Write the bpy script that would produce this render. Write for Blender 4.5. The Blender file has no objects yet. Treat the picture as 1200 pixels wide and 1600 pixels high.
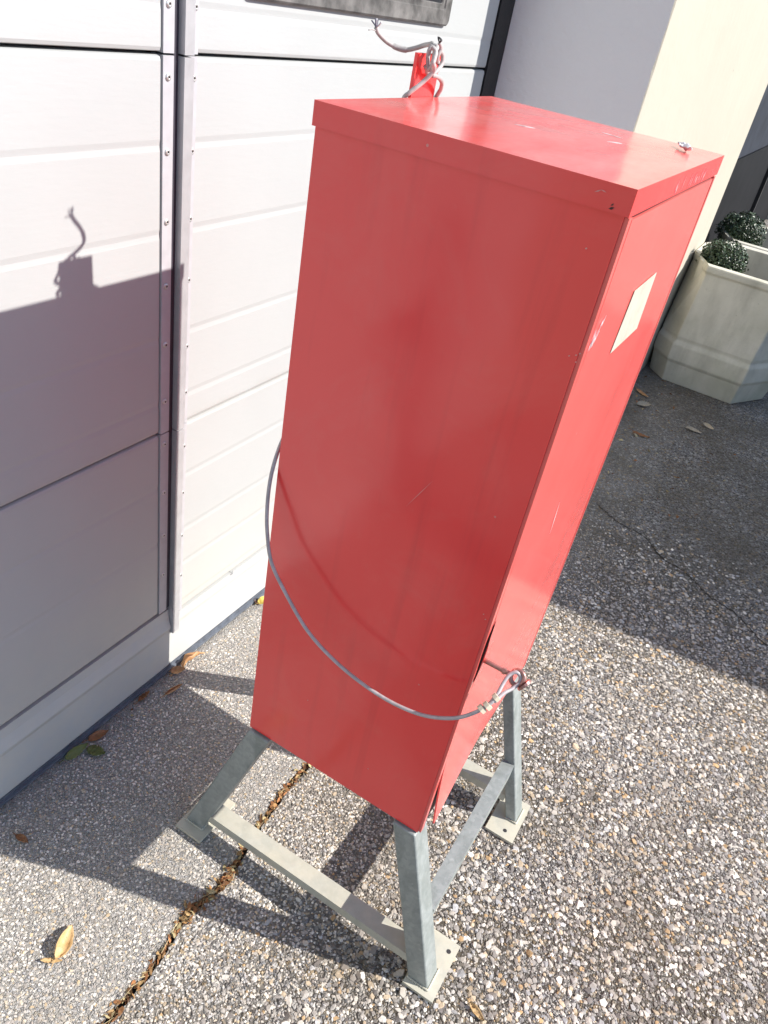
import bpy, bmesh, math, random
import numpy as np
from mathutils import Vector, Matrix, noise

random.seed(7)
rng = np.random.default_rng(11)
scene = bpy.context.scene
COL = scene.collection

# ------------------------------------------------------------------ camera
cam_d = bpy.data.cameras.new('camera')
cam = bpy.data.objects.new('camera', cam_d)
COL.objects.link(cam)
R = ((0.84889312, 0.50062671, 0.16956818),
     (-0.40882228, 0.41853444, 0.81098290),
     (-0.33502957, 0.75776106, -0.55995836))      # right, up, forward
rt, up, fw = (Vector(r) for r in R)
M4 = Matrix(((rt.x, up.x, -fw.x, 0.88866), (rt.y, up.y, -fw.y, 0.0),
             (rt.z, up.z, -fw.z, 1.4), (0, 0, 0, 1)))
cam.matrix_world = M4
cam_d.sensor_fit = 'HORIZONTAL'
cam_d.sensor_width = 36.0
cam_d.lens = 36.0 * 1197.25 / 1200.0
cam_d.clip_start = 0.02
cam_d.clip_end = 1000.0
scene.camera = cam

# ------------------------------------------------------------------ sky and sun
SUN = Vector((1.0, 0.387, 0.81)).normalized()          # towards the sun
world = bpy.data.worlds.new('World')
scene.world = world
world.use_nodes = True
wn, wl = world.node_tree.nodes, world.node_tree.links
wn.clear()
sky = wn.new('ShaderNodeTexSky')
sky.sky_type = 'NISHITA'
sky.sun_disc = False
sky.sun_elevation = math.asin(SUN.z)
sky.sun_rotation = math.atan2(SUN.x, SUN.y)
sky.altitude = 300
sky.dust_density = 0.6
sky.ozone_density = 2.5
bg = wn.new('ShaderNodeBackground')
bg.inputs['Strength'].default_value = 0.112
wo = wn.new('ShaderNodeOutputWorld')
wl.new(sky.outputs[0], bg.inputs[0])
wl.new(bg.outputs[0], wo.inputs[0])

sun_d = bpy.data.lights.new('sun', 'SUN')
sun_d.energy = 4.1
sun_d.angle = math.radians(0.53)
sun_d.color = (1.0, 0.95, 0.885)
sun = bpy.data.objects.new('sun', sun_d)
COL.objects.link(sun)
sun.rotation_euler = SUN.to_track_quat('Z', 'Y').to_euler()
sun.location = (4, 2, 5)

scene.view_settings.view_transform = 'Standard'
scene.view_settings.look = 'None'
scene.view_settings.exposure = 0.93
scene.view_settings.gamma = 1.0
scene.view_settings.use_curve_mapping = False
scene.render.engine = 'CYCLES'
scene.cycles.max_bounces = 8
scene.cycles.diffuse_bounces = 5

# ------------------------------------------------------------------ helpers
def tag(o, label=None, cat=None, group=None, kind=None):
    if label: o['label'] = label
    if cat: o['category'] = cat
    if group: o['group'] = group
    if kind: o['kind'] = kind
    return o


def link(name, mesh, mat=None, parent=None):
    o = bpy.data.objects.new(name, mesh)
    COL.objects.link(o)
    if mat is not None and len(mesh.materials) == 0:
        mesh.materials.append(mat)
    if parent is not None:
        o.parent = parent
        o.matrix_parent_inverse = parent.matrix_world.inverted() if False else Matrix.Identity(4)
        # parents are empties with pure translation: keep world coordinates
        lo = Vector((0, 0, 0))
        p = parent
        while p is not None:
            lo += p.location
            p = p.parent
        o.location = -lo
    return o


def empty(name, loc, label, cat, group=None):
    o = bpy.data.objects.new(name, None)
    COL.objects.link(o)
    o.location = loc
    o.empty_display_size = 0.05
    return tag(o, label, cat, group)


def bm_mesh(bm, name, smooth=False):
    me = bpy.data.meshes.new(name)
    bm.normal_update()
    bm.to_mesh(me)
    bm.free()
    if smooth:
        me.polygons.foreach_set('use_smooth', [True] * len(me.polygons))
    return me


def bevel_all(bm, w, seg=2, angle=25):
    es = [e for e in bm.edges if len(e.link_faces) == 2 and e.calc_face_angle(0) > math.radians(angle)]
    if w > 0 and es:
        bmesh.ops.bevel(bm, geom=es, offset=w, segments=seg, profile=0.5, affect='EDGES')


def add_box(bm, lo, hi):
    (a, b, c), (d, e, f) = lo, hi
    vs = [bm.verts.new(p) for p in ((a, b, c), (d, b, c), (d, e, c), (a, e, c), (a, b, f), (d, b, f), (d, e, f), (a, e, f))]
    for q in ((0, 3, 2, 1), (4, 5, 6, 7), (0, 1, 5, 4), (1, 2, 6, 5), (2, 3, 7, 6), (3, 0, 4, 7)):
        bm.faces.new([vs[i] for i in q])


def box(name, lo, hi, mat, parent=None, bev=0.0, seg=2):
    bm = bmesh.new()
    add_box(bm, lo, hi)
    bevel_all(bm, bev, seg)
    return link(name, bm_mesh(bm, name, smooth=False), mat, parent)


def prism(bm, base, top):
    """convex loft between two equal-length rings (lists of points)"""
    a = [bm.verts.new(p) for p in base]
    b = [bm.verts.new(p) for p in top]
    n = len(a)
    for i in range(n):
        bm.faces.new((a[i], a[(i + 1) % n], b[(i + 1) % n], b[i]))
    bm.faces.new(list(reversed(a)))
    bm.faces.new(b)


def catmull(pts, n=8, closed=False):
    P = [Vector(p) for p in pts]
    out = []
    m = len(P)
    rngi = range(m if closed else m - 1)
    for i in rngi:
        p0 = P[(i - 1) % m] if (closed or i > 0) else P[0] * 2 - P[1]
        p1, p2 = P[i], P[(i + 1) % m]
        p3 = P[(i + 2) % m] if (closed or i + 2 < m) else P[-1] * 2 - P[-2]
        for k in range(n):
            t = k / n
            out.append(0.5 * ((2 * p1) + (-p0 + p2) * t + (2 * p0 - 5 * p1 + 4 * p2 - p3) * t * t + (-p0 + 3 * p1 - 3 * p2 + p3) * t ** 3))
    if not closed:
        out.append(P[-1])
    return out


def tube_into(bm, path, r, sides=10, closed=False, cap=True):
    n = len(path)
    prev = None
    rings = []
    for i, p in enumerate(path):
        a = path[(i - 1) % n] if (closed or i > 0) else p
        b = path[(i + 1) % n] if (closed or i < n - 1) else p
        t = (b - a).normalized()
        if prev is None:
            u = t.orthogonal().normalized()
        else:
            u = (prev - t * prev.dot(t))
            u = u.normalized() if u.length > 1e-6 else t.orthogonal().normalized()
        prev = u
        v = t.cross(u)
        rr = r(i / (n - 1)) if callable(r) else r
        rings.append([bm.verts.new(p + (u * math.cos(2 * math.pi * k / sides) + v * math.sin(2 * math.pi * k / sides)) * rr) for k in range(sides)])
    for i in range(n if closed else n - 1):
        A, B = rings[i], rings[(i + 1) % n]
        for k in range(sides):
            bm.faces.new((A[k], A[(k + 1) % sides], B[(k + 1) % sides], B[k]))
    if cap and not closed:
        bm.faces.new(list(reversed(rings[0])))
        bm.faces.new(rings[-1])


def tube(name, pts, r, mat, parent=None, sides=10, n=8, closed=False):
    bm = bmesh.new()
    tube_into(bm, catmull(pts, n, closed), r, sides, closed)
    return link(name, bm_mesh(bm, name, True), mat, parent)


def mesh_np(name, verts, faces_flat, loop_n, mat, cols=None, smooth=False):
    """fast mesh from numpy: verts (n,3), faces (m,loop_n)"""
    me = bpy.data.meshes.new(name)
    nv, nf = len(verts), len(faces_flat)
    me.vertices.add(nv)
    me.vertices.foreach_set('co', np.ascontiguousarray(verts, dtype=np.float32).ravel())
    me.loops.add(nf * loop_n)
    me.loops.foreach_set('vertex_index', np.ascontiguousarray(faces_flat, dtype=np.int32).ravel())
    me.polygons.add(nf)
    me.polygons.foreach_set('loop_start', np.arange(0, nf * loop_n, loop_n, dtype=np.int32))
    me.polygons.foreach_set('loop_total', np.full(nf, loop_n, dtype=np.int32))
    me.polygons.foreach_set('use_smooth', np.full(nf, smooth))
    if cols is not None:
        at = me.attributes.new('col', 'FLOAT_COLOR', 'POINT')
        at.data.foreach_set('color', np.ascontiguousarray(np.concatenate([cols, np.ones((nv, 1))], 1), dtype=np.float32).ravel())
    me.update(calc_edges=True)
    me.validate()
    if mat: me.materials.append(mat)
    return me


# ------------------------------------------------------------------ materials
class NT:
    """small wrapper to wire nodes"""
    def __init__(self, name):
        self.m = bpy.data.materials.new(name)
        self.m.use_nodes = True
        self.n = self.m.node_tree.nodes
        self.l = self.m.node_tree.links
        self.b = self.n['Principled BSDF']

    def node(self, typ, **kw):
        nd = self.n.new(typ)
        for k, v in kw.items():
            if k in nd.bl_rna.properties and k not in ('inputs',):
                setattr(nd, k, v)
        return nd

    def link(self, a, b):
        self.l.new(a, b)

    def coord(self, scale=(1, 1, 1), kind='Object'):
        t = self.n.new('ShaderNodeTexCoord')
        mp = self.n.new('ShaderNodeMapping')
        mp.inputs['Scale'].default_value = scale
        self.l.new(t.outputs[kind], mp.inputs[0])
        return mp.outputs[0]

    def noise(self, vec, scale, detail=4, rough=0.55, dist=0.0):
        nd = self.n.new('ShaderNodeTexNoise')
        nd.inputs['Scale'].default_value = scale
        nd.inputs['Detail'].default_value = detail
        nd.inputs['Roughness'].default_value = rough
        nd.inputs['Distortion'].default_value = dist
        self.l.new(vec, nd.inputs['Vector'])
        return nd.outputs['Fac']

    def voro(self, vec, scale, feature='F1', out='Distance', rand=1.0):
        nd = self.n.new('ShaderNodeTexVoronoi')
        nd.feature = feature
        nd.inputs['Scale'].default_value = scale
        nd.inputs['Randomness'].default_value = rand
        self.l.new(vec, nd.inputs['Vector'])
        return nd.outputs[out]

    def ramp(self, fac, stops, interp='LINEAR'):
        nd = self.n.new('ShaderNodeValToRGB')
        nd.color_ramp.interpolation = interp
        el = nd.color_ramp.elements
        while len(el) < len(stops):
            el.new(0.5)
        for e, (p, c) in zip(el, stops):
            e.position = p
            e.color = (*c, 1) if len(c) == 3 else c
        self.l.new(fac, nd.inputs[0])
        return nd.outputs[0]

    def val(self, fac, a, b, lo, hi):
        nd = self.n.new('ShaderNodeMapRange')
        nd.inputs[1].default_value, nd.inputs[2].default_value = a, b
        nd.inputs[3].default_value, nd.inputs[4].default_value = lo, hi
        self.l.new(fac, nd.inputs[0])
        return nd.outputs[0]

    def mix(self, fac, a, b, mode='MIX'):
        nd = self.n.new('ShaderNodeMix')
        nd.data_type = 'RGBA'
        nd.blend_type = mode
        for sock, v in ((nd.inputs[0], fac), (nd.inputs[6], a), (nd.inputs[7], b)):
            if hasattr(v, 'is_linked'):
                self.l.new(v, sock)
            elif isinstance(v, (int, float)):
                sock.default_value = v
            else:
                sock.default_value = (*v, 1)
        return nd.outputs[2]

    def math(self, op, a, b=None):
        nd = self.n.new('ShaderNodeMath')
        nd.operation = op
        for i, v in enumerate((a, b)):
            if v is None: continue
            if hasattr(v, 'is_linked'):
                self.l.new(v, nd.inputs[i])
            else:
                nd.inputs[i].default_value = v
        return nd.outputs[0]

    def bump(self, h, strength=0.3, dist=0.01, prev=None):
        nd = self.n.new('ShaderNodeBump')
        nd.inputs['Strength'].default_value = strength
        nd.inputs['Distance'].default_value = dist
        self.l.new(h, nd.inputs['Height'])
        if prev is not None:
            self.l.new(prev, nd.inputs['Normal'])
        self.l.new(nd.outputs[0], self.b.inputs['Normal'])
        return nd.outputs[0]

    def set(self, **kw):
        for k, v in kw.items():
            s = self.b.inputs[k]
            if hasattr(v, 'is_linked'):
                self.l.new(v, s)
            elif isinstance(v, (tuple, list)):
                s.default_value = (*v, 1)
            else:
                s.default_value = v
        return self


def mat_simple(name, col, rough=0.5, metal=0.0, var=0.12, scale=30, bump=0.0, bscale=200):
    t = NT(name)
    v = t.coord()
    n = t.noise(v, scale, 5)
    c = t.ramp(n, [(0.3, tuple(x * (1 - var) for x in col)), (0.7, tuple(min(1, x * (1 + var)) for x in col))])
    t.set(**{'Base Color': c, 'Roughness': rough, 'Metallic': metal})
    if bump:
        t.bump(t.noise(v, bscale, 4), bump, 0.002)
    return t.m


def mat_red(name='red_enamel', lit_tint=0.0):
    t = NT(name)
    v = t.coord()
    big = t.noise(v, 3.2, 3, 0.5, 0.4)
    fine = t.noise(v, 60, 5, 0.6)
    streak = t.noise(t.coord((9, 9, 0.7)), 6, 4)
    c = t.ramp(big, [(0.3, (0.79, 0.048, 0.046)), (0.72, (0.84, 0.062, 0.060))])
    c = t.mix(t.val(streak, 0.55, 0.8, 0, 0.22), c, (0.48, 0.04, 0.04))
    c = t.mix(t.val(fine, 0.66, 0.8, 0, 0.10), c, (0.7, 0.2, 0.2))
    run = t.noise(t.coord((34, 34, 0.5)), 1.0, 2)
    c = t.mix(t.math('MULTIPLY', t.val(run, 0.64, 0.74, 0, 0.20), t.val(big, 0.4, 0.6, 0, 1)), c, (0.40, 0.035, 0.035))
    c = t.mix(t.val(t.noise(v, 7, 6, 0.7, 0.6), 0.5, 0.8, 0, 0.16), c, (0.70, 0.22, 0.19))
    if lit_tint:
        c = t.mix(t.val(big, 0.2, 0.8, lit_tint * 0.8, lit_tint), c, (0.80, 0.26, 0.22))  # bright sunlight on the door side mixed into the paint as pink
    geo = t.n.new('ShaderNodeNewGeometry')
    nz = t.n.new('ShaderNodeSeparateXYZ'); t.link(geo.outputs['Normal'], nz.inputs[0])
    top_sheen = t.math('MULTIPLY', t.val(nz.outputs[2], 0.6, 0.95, 0, 1), t.val(t.noise(t.coord((6, 2, 6)), 3, 7, 0.7), 0.3, 0.75, 0.12, 0.5))
    c = t.mix(top_sheen, c, (0.78, 0.42, 0.38))  # upward faces painted paler: the lid's pale reflection put into the colour
    # a few tiny chips
    ch = t.voro(v, 16)
    c = t.mix(t.val(ch, 0.018, 0.026, 0.6, 0.0), c, (0.6, 0.3, 0.28))
    r = t.val(t.noise(v, 14, 5), 0.3, 0.7, 0.12, 0.20)
    t.set(**{'Base Color': c, 'Roughness': r, 'IOR': 1.6})
    wob = t.noise(v, 5, 2)
    peel = t.noise(v, 420, 2)
    b1 = t.bump(wob, 0.35, 0.008)
    t.bump(peel, 0.05, 0.0006, b1)
    return t.m


def mat_galv(name='galvanised_steel', dirt=0.0):
    t = NT(name)
    v = t.coord()
    sp = t.voro(v, 130, 'F1', 'Color')
    n = t.noise(v, 25, 5)
    sep = t.n.new('ShaderNodeSeparateColor')
    t.link(sp, sep.inputs[0])
    c = t.ramp(sep.outputs[0], [(0.0, (0.27, 0.295, 0.285)), (1.0, (0.33, 0.355, 0.345))])
    c = t.mix(t.val(t.noise(t.coord((30, 30, 9)), 1.0, 5, 0.6, 0.8), 0.42, 0.68, 0.0, 0.6), c, (0.17, 0.195, 0.18))
    c = t.mix(t.val(t.noise(t.coord((1, 1, 1)), 90, 3), 0.62, 0.75, 0, 0.4), c, (0.46, 0.47, 0.46))
    if dirt:
        c = t.mix(t.val(n, 0.25, 0.7, dirt, dirt * 0.55), c, (0.58, 0.54, 0.42))
    t.set(**{'Base Color': c, 'Metallic': 0.18 if not dirt else 0.03, 'Roughness': t.val(n, 0.3, 0.7, 0.42, 0.62)})
    t.bump(t.noise(v, 160, 4), 0.15, 0.001)
    return t.m


def mat_door(name, col, low=None):
    """stuccoed white sheet metal; embossed horizontal wood-grain-like ripple"""
    t = NT(name)
    v = t.coord()
    g = t.noise(t.coord((1, 26, 150)), 1.0, 3)
    g2 = t.noise(t.coord((60, 60, 260)), 1.0, 3)
    n = t.noise(v, 4, 4)
    c = t.ramp(n, [(0.3, tuple(x * 0.96 for x in col)), (0.7, col)])
    # splash dirt close to the ground and thin runs under the joints
    sx = t.n.new('ShaderNodeSeparateXYZ')
    t.link(v, sx.inputs[0])
    d = t.math('MULTIPLY', t.val(sx.outputs[2], 0.12, 0.42, 1.0, 0.0), t.val(t.noise(v, 18, 6, 0.65), 0.3, 0.75, 0.25, 0.9))
    c = t.mix(t.math('MULTIPLY', d, 0.55), c, (0.62, 0.57, 0.46))
    c = t.mix(t.val(t.noise(t.coord((1, 1, 1)), 55, 6, 0.7), 0.68, 0.8, 0, 0.35), c, tuple(x * 0.82 for x in col))
    for zc, wd_, am in ((0.1335, 0.006, 0.55), (0.1915, 0.005, 0.35), (0.652, 0.02, 0.22), (1.269, 0.02, 0.12)):
        near = t.val(t.math('ABSOLUTE', t.math('SUBTRACT', sx.outputs[2], zc)), 0.0, wd_, am, 0.0)
        c = t.mix(t.math('MULTIPLY', near, t.val(t.noise(t.coord((1, 14, 30)), 1.0, 6, 0.7), 0.35, 0.7, 0.1, 1.0)), c, (0.30, 0.25, 0.18))
    t.set(**{'Base Color': c, 'Roughness': 0.42})
    b1 = t.bump(g, 0.16, 0.0016)
    t.bump(g2, 0.10, 0.0008, b1)
    return t.m


def mat_plaster(name, col, grain=90, strength=0.35):
    t = NT(name)
    v = t.coord()
    n = t.noise(v, 2.2, 5)
    c = t.ramp(n, [(0.25, tuple(x * 0.93 for x in col)), (0.75, col)])
    c = t.mix(t.val(t.voro(v, 5.5), 0.012, 0.03, 0.8, 0), c, (0.12, 0.11, 0.10))
    c = t.mix(t.val(t.noise(v, 30, 6, 0.7), 0.62, 0.8, 0, 0.25), c, tuple(x * 0.8 for x in col))
    t.set(**{'Base Color': c, 'Roughness': 0.9})
    b1 = t.bump(t.noise(v, grain, 5, 0.6), strength, 0.004)
    t.bump(t.noise(v, 11, 3), 0.25, 0.01, b1)
    return t.m


def mat_concrete(name, col, moss=0.25):
    t = NT(name)
    v = t.coord()
    n = t.noise(v, 5, 6, 0.6)
    c = t.ramp(n, [(0.28, tuple(x * 0.78 for x in col)), (0.72, col)])
    c = t.mix(t.val(t.noise(v, 3, 5, 0.6, 0.3), 0.45, 0.75, 0, moss), c, (0.27, 0.29, 0.16))
    c = t.mix(t.val(t.noise(t.coord((9, 9, 2.0)), 1.0, 6, 0.65), 0.5, 0.75, 0, 0.5), c, (0.30, 0.29, 0.23))
    c = t.mix(t.val(t.noise(v, 24, 5, 0.7), 0.6, 0.8, 0, 0.5), c, (0.33, 0.31, 0.25))
    c = t.mix(t.val(t.voro(v, 22), 0.02, 0.06, 0.5, 0), c, (0.12, 0.11, 0.09))
    t.set(**{'Base Color': c, 'Roughness': 0.88})
    t.bump(t.noise(v, 70, 6, 0.65), 0.3, 0.004)
    return t.m


def mat_ground(name, scale, bind, stops, fine=2.3, moss=0.0, pale=None):
    """exposed aggregate: cells coloured one by one with dark binder in the gaps"""
    t = NT(name)
    v = t.coord()
    warp = t.n.new('ShaderNodeTexNoise')
    warp.inputs['Scale'].default_value = scale * 0.8
    t.link(v, warp.inputs['Vector'])
    add = t.n.new('ShaderNodeVectorMath')
    add.operation = 'MULTIPLY_ADD'
    t.link(warp.outputs['Color'], add.inputs[0])
    add.inputs[1].default_value = (0.45 / scale,) * 3
    t.link(v, add.inputs[2])
    w = add.outputs[0]
    hs = []
    col = None
    if pale:   # cement-rich next to the slab, washed out and dark further into the yard
        sp_ = t.n.new('ShaderNodeSeparateXYZ'); t.link(v, sp_.inputs[0])
        xx = t.math('ADD', sp_.outputs[0], t.math('MULTIPLY', t.noise(v, 4, 4), 0.25))
        bind_in = t.mix(t.val(xx, 0.58, 0.90, 0, 1), pale, bind)
    else:
        bind_in = bind
    for k, s in enumerate((scale, scale * fine)):
        d = t.voro(w, s, 'DISTANCE_TO_EDGE')
        cc = t.voro(w, s, 'F1', 'Color')
        sep = t.n.new('ShaderNodeSeparateColor')
        t.link(cc, sep.inputs[0])
        stone = t.ramp(sep.outputs[0], stops, 'CONSTANT')
        present = t.math('GREATER_THAN', sep.outputs[1], 0.35 if k == 0 else 0.3)
        m = t.math('MULTIPLY', t.val(d, 0.04, 0.13, 0, 1), present)
        hs.append(t.math('MULTIPLY', t.val(d, 0.0, 0.25, 0, 1), present))
        if col is None:
            base = (stone, m)
            col = True
        else:
            small = t.mix(m, bind_in, stone)
            c = t.mix(base[1], small, base[0])
    patch = t.noise(v, 1.7, 6, 0.6)
    c = t.mix(t.val(patch, 0.42, 0.7, 0.0, 0.35), c, tuple(x * 1.2 for x in bind))
    if moss:
        c = t.mix(t.val(t.noise(v, 2.4, 7, 0.7, 0.5), 0.36, 0.66, 0.0, moss), c, (0.105, 0.082, 0.048))
    c = t.mix(t.val(t.noise(v, 900, 2), 0.35, 0.65, 0, 0.25), c, tuple(x * 0.7 for x in bind))
    t.set(**{'Base Color': c, 'Roughness': 0.86})
    h = t.math('ADD', hs[0], t.math('MULTIPLY', hs[1], 0.4))
    t.bump(h, 0.9, 0.005)
    return t.m


def mat_attr(name, rough=0.75, var=0.25, scale=260, spec=0.4, bump=0.3):
    t = NT(name)
    at = t.n.new('ShaderNodeAttribute')
    at.attribute_name = 'col'
    v = t.coord()
    n = t.noise(v, scale, 4, 0.65)
    c = t.mix(1.0, at.outputs['Color'], t.ramp(n, [(0.3, (1 - var,) * 3), (0.7, (1 + var * 0.6,) * 3)]), 'MULTIPLY')
    t.set(**{'Base Color': c, 'Roughness': rough, 'Specular IOR Level': spec})
    t.bump(n, bump, 0.001)
    return t.m


def mat_leaf(name, a, b, rough=0.55, trans=0.0):
    t = NT(name)
    v = t.coord()
    n = t.noise(v, 45, 5, 0.65)
    c = t.ramp(n, [(0.3, a), (0.7, b)])
    c = t.mix(t.val(t.noise(v, 190, 4), 0.58, 0.75, 0, 0.6), c, tuple(x * 0.45 for x in a))
    t.set(**{'Base Color': c, 'Roughness': rough})
    t.bump(t.noise(t.coord((1, 1, 1)), 140, 4), 0.3, 0.002)
    return t.m


def mat_glass(name, col, rough=0.05):
    t = NT(name)
    v = t.coord()
    n = t.noise(v, 6, 5, 0.6)
    t.set(**{'Base Color': t.ramp(n, [(0.3, col), (0.7, tuple(x * 1.5 + 0.004 for x in col))]),
             'Roughness': t.val(n, 0.3, 0.75, rough, rough + 0.12), 'Specular IOR Level': 0.6})
    return t.m


RED = mat_red()
RED_LIT = mat_red('sunlit_red_enamel', 0.42)  # lit copy of RED, pinker where the sun strikes the door side
GALV = mat_galv()
GALVD = mat_galv('dusty_galvanised_plate', 0.95)
GALVB = mat_galv('dusty_galvanised_rail', 0.7)
WHITE = mat_door('white_door_sheet', (0.436, 0.450, 0.446))
BASEW = mat_door('bluish_white_bottom_rail', (0.45, 0.485, 0.505))
ALU = mat_simple('anodised_aluminium', (0.44, 0.44, 0.46), 0.4, 0.0, 0.06, 40)
ALUD = mat_simple('dull_aluminium_edge', (0.50, 0.50, 0.51), 0.4, 0.35, 0.08, 40)
DARKGAP = mat_simple('dark_seal_rubber', (0.040, 0.037, 0.052), 0.6)
SEAL = mat_simple('ground_seal_rubber', (0.10, 0.115, 0.14), 0.55, 0, 0.3, 60)
JAMB = mat_simple('black_jamb', (0.008, 0.008, 0.009), 0.55, 0, 0.5, 90, 0.3)
SCREW = mat_simple('zinc_screw', (0.60, 0.60, 0.58), 0.35, 0.6)
SCREWD = mat_simple('screw_recess', (0.03, 0.028, 0.03), 0.6)
WFRAME = mat_simple('weathered_dark_plastic', (0.11, 0.105, 0.10), 0.7, 0, 0.75, 22, 0.3, 120)
PANE = mat_glass('dark_window_pane', (0.012, 0.013, 0.016))
PLASTER = mat_plaster('white_plaster_reveal', (0.82, 0.815, 0.80), 70, 0.6)
CREAM = mat_plaster('cream_plaster', (0.47, 0.435, 0.355), 60, 0.25)
CONC = mat_concrete('weathered_concrete', (0.70, 0.67, 0.57), 0.5)
SOIL = mat_simple('dark_soil', (0.035, 0.028, 0.02), 0.95, 0, 0.5, 60, 0.6, 90)
CABLE = mat_simple('grey_sheathed_steel_cable', (0.42, 0.38, 0.39), 0.42, 0.1, 0.2, 90)
TWINE = mat_simple('grey_electric_cable', (0.38, 0.365, 0.35), 0.55, 0, 0.22, 70, 0.3, 120)
CLAMP = mat_simple('pale_clamp', (0.72, 0.62, 0.47), 0.5, 0.1)
BOLT = mat_simple('tarnished_bolt', (0.40, 0.22, 0.19), 0.38, 0.6, 0.3, 90)
def mat_paper():
    t = NT('cream_paper_label')
    v = t.coord()
    sx_ = t.n.new('ShaderNodeSeparateXYZ'); t.link(v, sx_.inputs[0])
    ln = t.math('LESS_THAN', t.math('FRACT', t.math('MULTIPLY', sx_.outputs[1], 150.0)), 0.3)
    wd = t.math('GREATER_THAN', t.noise(t.coord((1, 150, 260)), 1.0, 1), 0.52)
    n = t.noise(v, 40, 5)
    c = t.ramp(n, [(0.3, (0.47, 0.43, 0.34)), (0.7, (0.53, 0.505, 0.42))])
    c = t.mix(t.math('MULTIPLY', t.math('MULTIPLY', ln, wd), 0.55), c, (0.30, 0.30, 0.30))
    t.set(**{'Base Color': c, 'Roughness': 0.6})
    return t.m
PAPER = mat_paper()
SCRATCH = mat_simple('bare_paint_scratch', (0.75, 0.72, 0.72), 0.6)
GAPRED = mat_simple('dark_red_gap', (0.06, 0.004, 0.006), 0.6)

STONES = [(0.0, (0.30, 0.29, 0.28)), (0.14, (0.46, 0.44, 0.41)), (0.30, (0.20, 0.19, 0.185)), (0.44, (0.40, 0.34, 0.26)),
          (0.56, (0.56, 0.54, 0.50)), (0.68, (0.27, 0.25, 0.24)), (0.80, (0.44, 0.33, 0.20)), (0.86, (0.36, 0.36, 0.37)), (0.95, (0.66, 0.64, 0.60))]
FINE = [(0.0, (0.44, 0.42, 0.40)), (0.2, (0.56, 0.54, 0.50)), (0.4, (0.36, 0.34, 0.32)), (0.55, (0.50, 0.45, 0.37)),
        (0.7, (0.62, 0.60, 0.57)), (0.85, (0.42, 0.42, 0.43)), (0.95, (0.55, 0.46, 0.34))]
ASPH = mat_ground('worn_exposed_asphalt', 105, (0.042, 0.037, 0.033), STONES, moss=0.75, pale=(0.34, 0.32, 0.285))
SLAB = mat_ground('fine_exposed_concrete', 210, (0.37, 0.35, 0.315), FINE)
STONEM = mat_attr('aggregate_stone', 0.8, 0.22, 230, 0.35)
def dirty(m):
    nt = m.node_tree; b = nt.nodes['Principled BSDF']
    src = b.inputs['Base Color'].links[0].from_socket
    tc = nt.nodes.new('ShaderNodeTexCoord'); nz_ = nt.nodes.new('ShaderNodeTexNoise')
    nz_.inputs['Scale'].default_value = 5.0; nz_.inputs['Detail'].default_value = 6; nz_.inputs['Roughness'].default_value = 0.65
    nt.links.new(tc.outputs['Object'], nz_.inputs['Vector'])
    mr = nt.nodes.new('ShaderNodeMapRange')
    for i_, v_ in ((1, 0.45), (2, 0.72), (3, 0.0), (4, 0.62)): mr.inputs[i_].default_value = v_
    nt.links.new(nz_.outputs['Fac'], mr.inputs[0])
    mx = nt.nodes.new('ShaderNodeMix'); mx.data_type = 'RGBA'
    nt.links.new(mr.outputs[0], mx.inputs[0]); nt.links.new(src, mx.inputs[6]); mx.inputs[7].default_value = (0.21, 0.17, 0.125, 1)
    nt.links.new(mx.outputs[2], b.inputs['Base Color'])
dirty(STONEM)

# ------------------------------------------------------------------ ground
crack_pts = [(0.446, -1.2), (0.44, 0.2), (0.441, 0.354), (0.443, 0.447), (0.427, 0.554), (0.443, 0.638), (0.423, 0.769),
             (0.415, 0.854), (0.418, 0.944), (0.41, 1.2), (0.42, 1.6), (0.40, 2.156)]


def crack_x(y):
    for (xa, ya), (xb, yb) in zip(crack_pts, crack_pts[1:]):
        if ya <= y <= yb:
            return xa + (xb - xa) * (y - ya) / (yb - ya)
    return crack_pts[0][0] if y < 0 else crack_pts[-1][0]


def jag(y, s):
    return 0.0035 * noise.noise(Vector((y * 42, s * 7.7, 0))) + 0.0025 * noise.noise(Vector((y * 140, s * 3.1, 5)))


ys = [-1.2 + 0.006 * i for i in range(int((2.156 + 1.2) / 0.006) + 1)]
CW = 0.0065
bm = bmesh.new()
prev = None
for y in ys:
    xe = crack_x(y) - CW + jag(y, 1)
    a = bm.verts.new((0.004, y, 0)); b = bm.verts.new((xe, y, 0)); c = bm.verts.new((xe + 0.002, y, -0.02))
    if prev:
        bm.faces.new((prev[0], prev[1], b, a)); bm.faces.new((prev[1], prev[2], c, b))
    prev = (a, b, c)
tag(link('concrete_apron', bm_mesh(bm, 'concrete_apron'), SLAB), kind='structure')

bm = bmesh.new()
prev = None
for y in ys:
    xe = crack_x(y) + CW + jag(y, 2)
    c = bm.verts.new((xe - 0.002, y, -0.02)); b = bm.verts.new((xe, y, 0)); a = bm.verts.new((3.0, y, 0))
    if prev:
        bm.faces.new((prev[0], prev[1], b, c)); bm.faces.new((prev[1], prev[2], a, b))
    prev = (c, b, a)
# the rest of the yard, out to the horizon, as one sheet around the detailed strip
def rect(x0, y0, x1, y1):
    bm.faces.new([bm.verts.new(p) for p in ((x0, y0, 0), (x1, y0, 0), (x1, y1, 0), (x0, y1, 0))])
rect(3.0, -1.2, 300, 2.156); rect(-300, -300, 300, -1.2); rect(-300, 2.156, 300, 300)
tag(link('asphalt_yard', bm_mesh(bm, 'asphalt_yard'), ASPH), kind='structure')
box('crack_bed', (0.38, -1.19, -0.03), (0.47, 2.15, -0.012), SOIL)['kind'] = 'structure'

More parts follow.
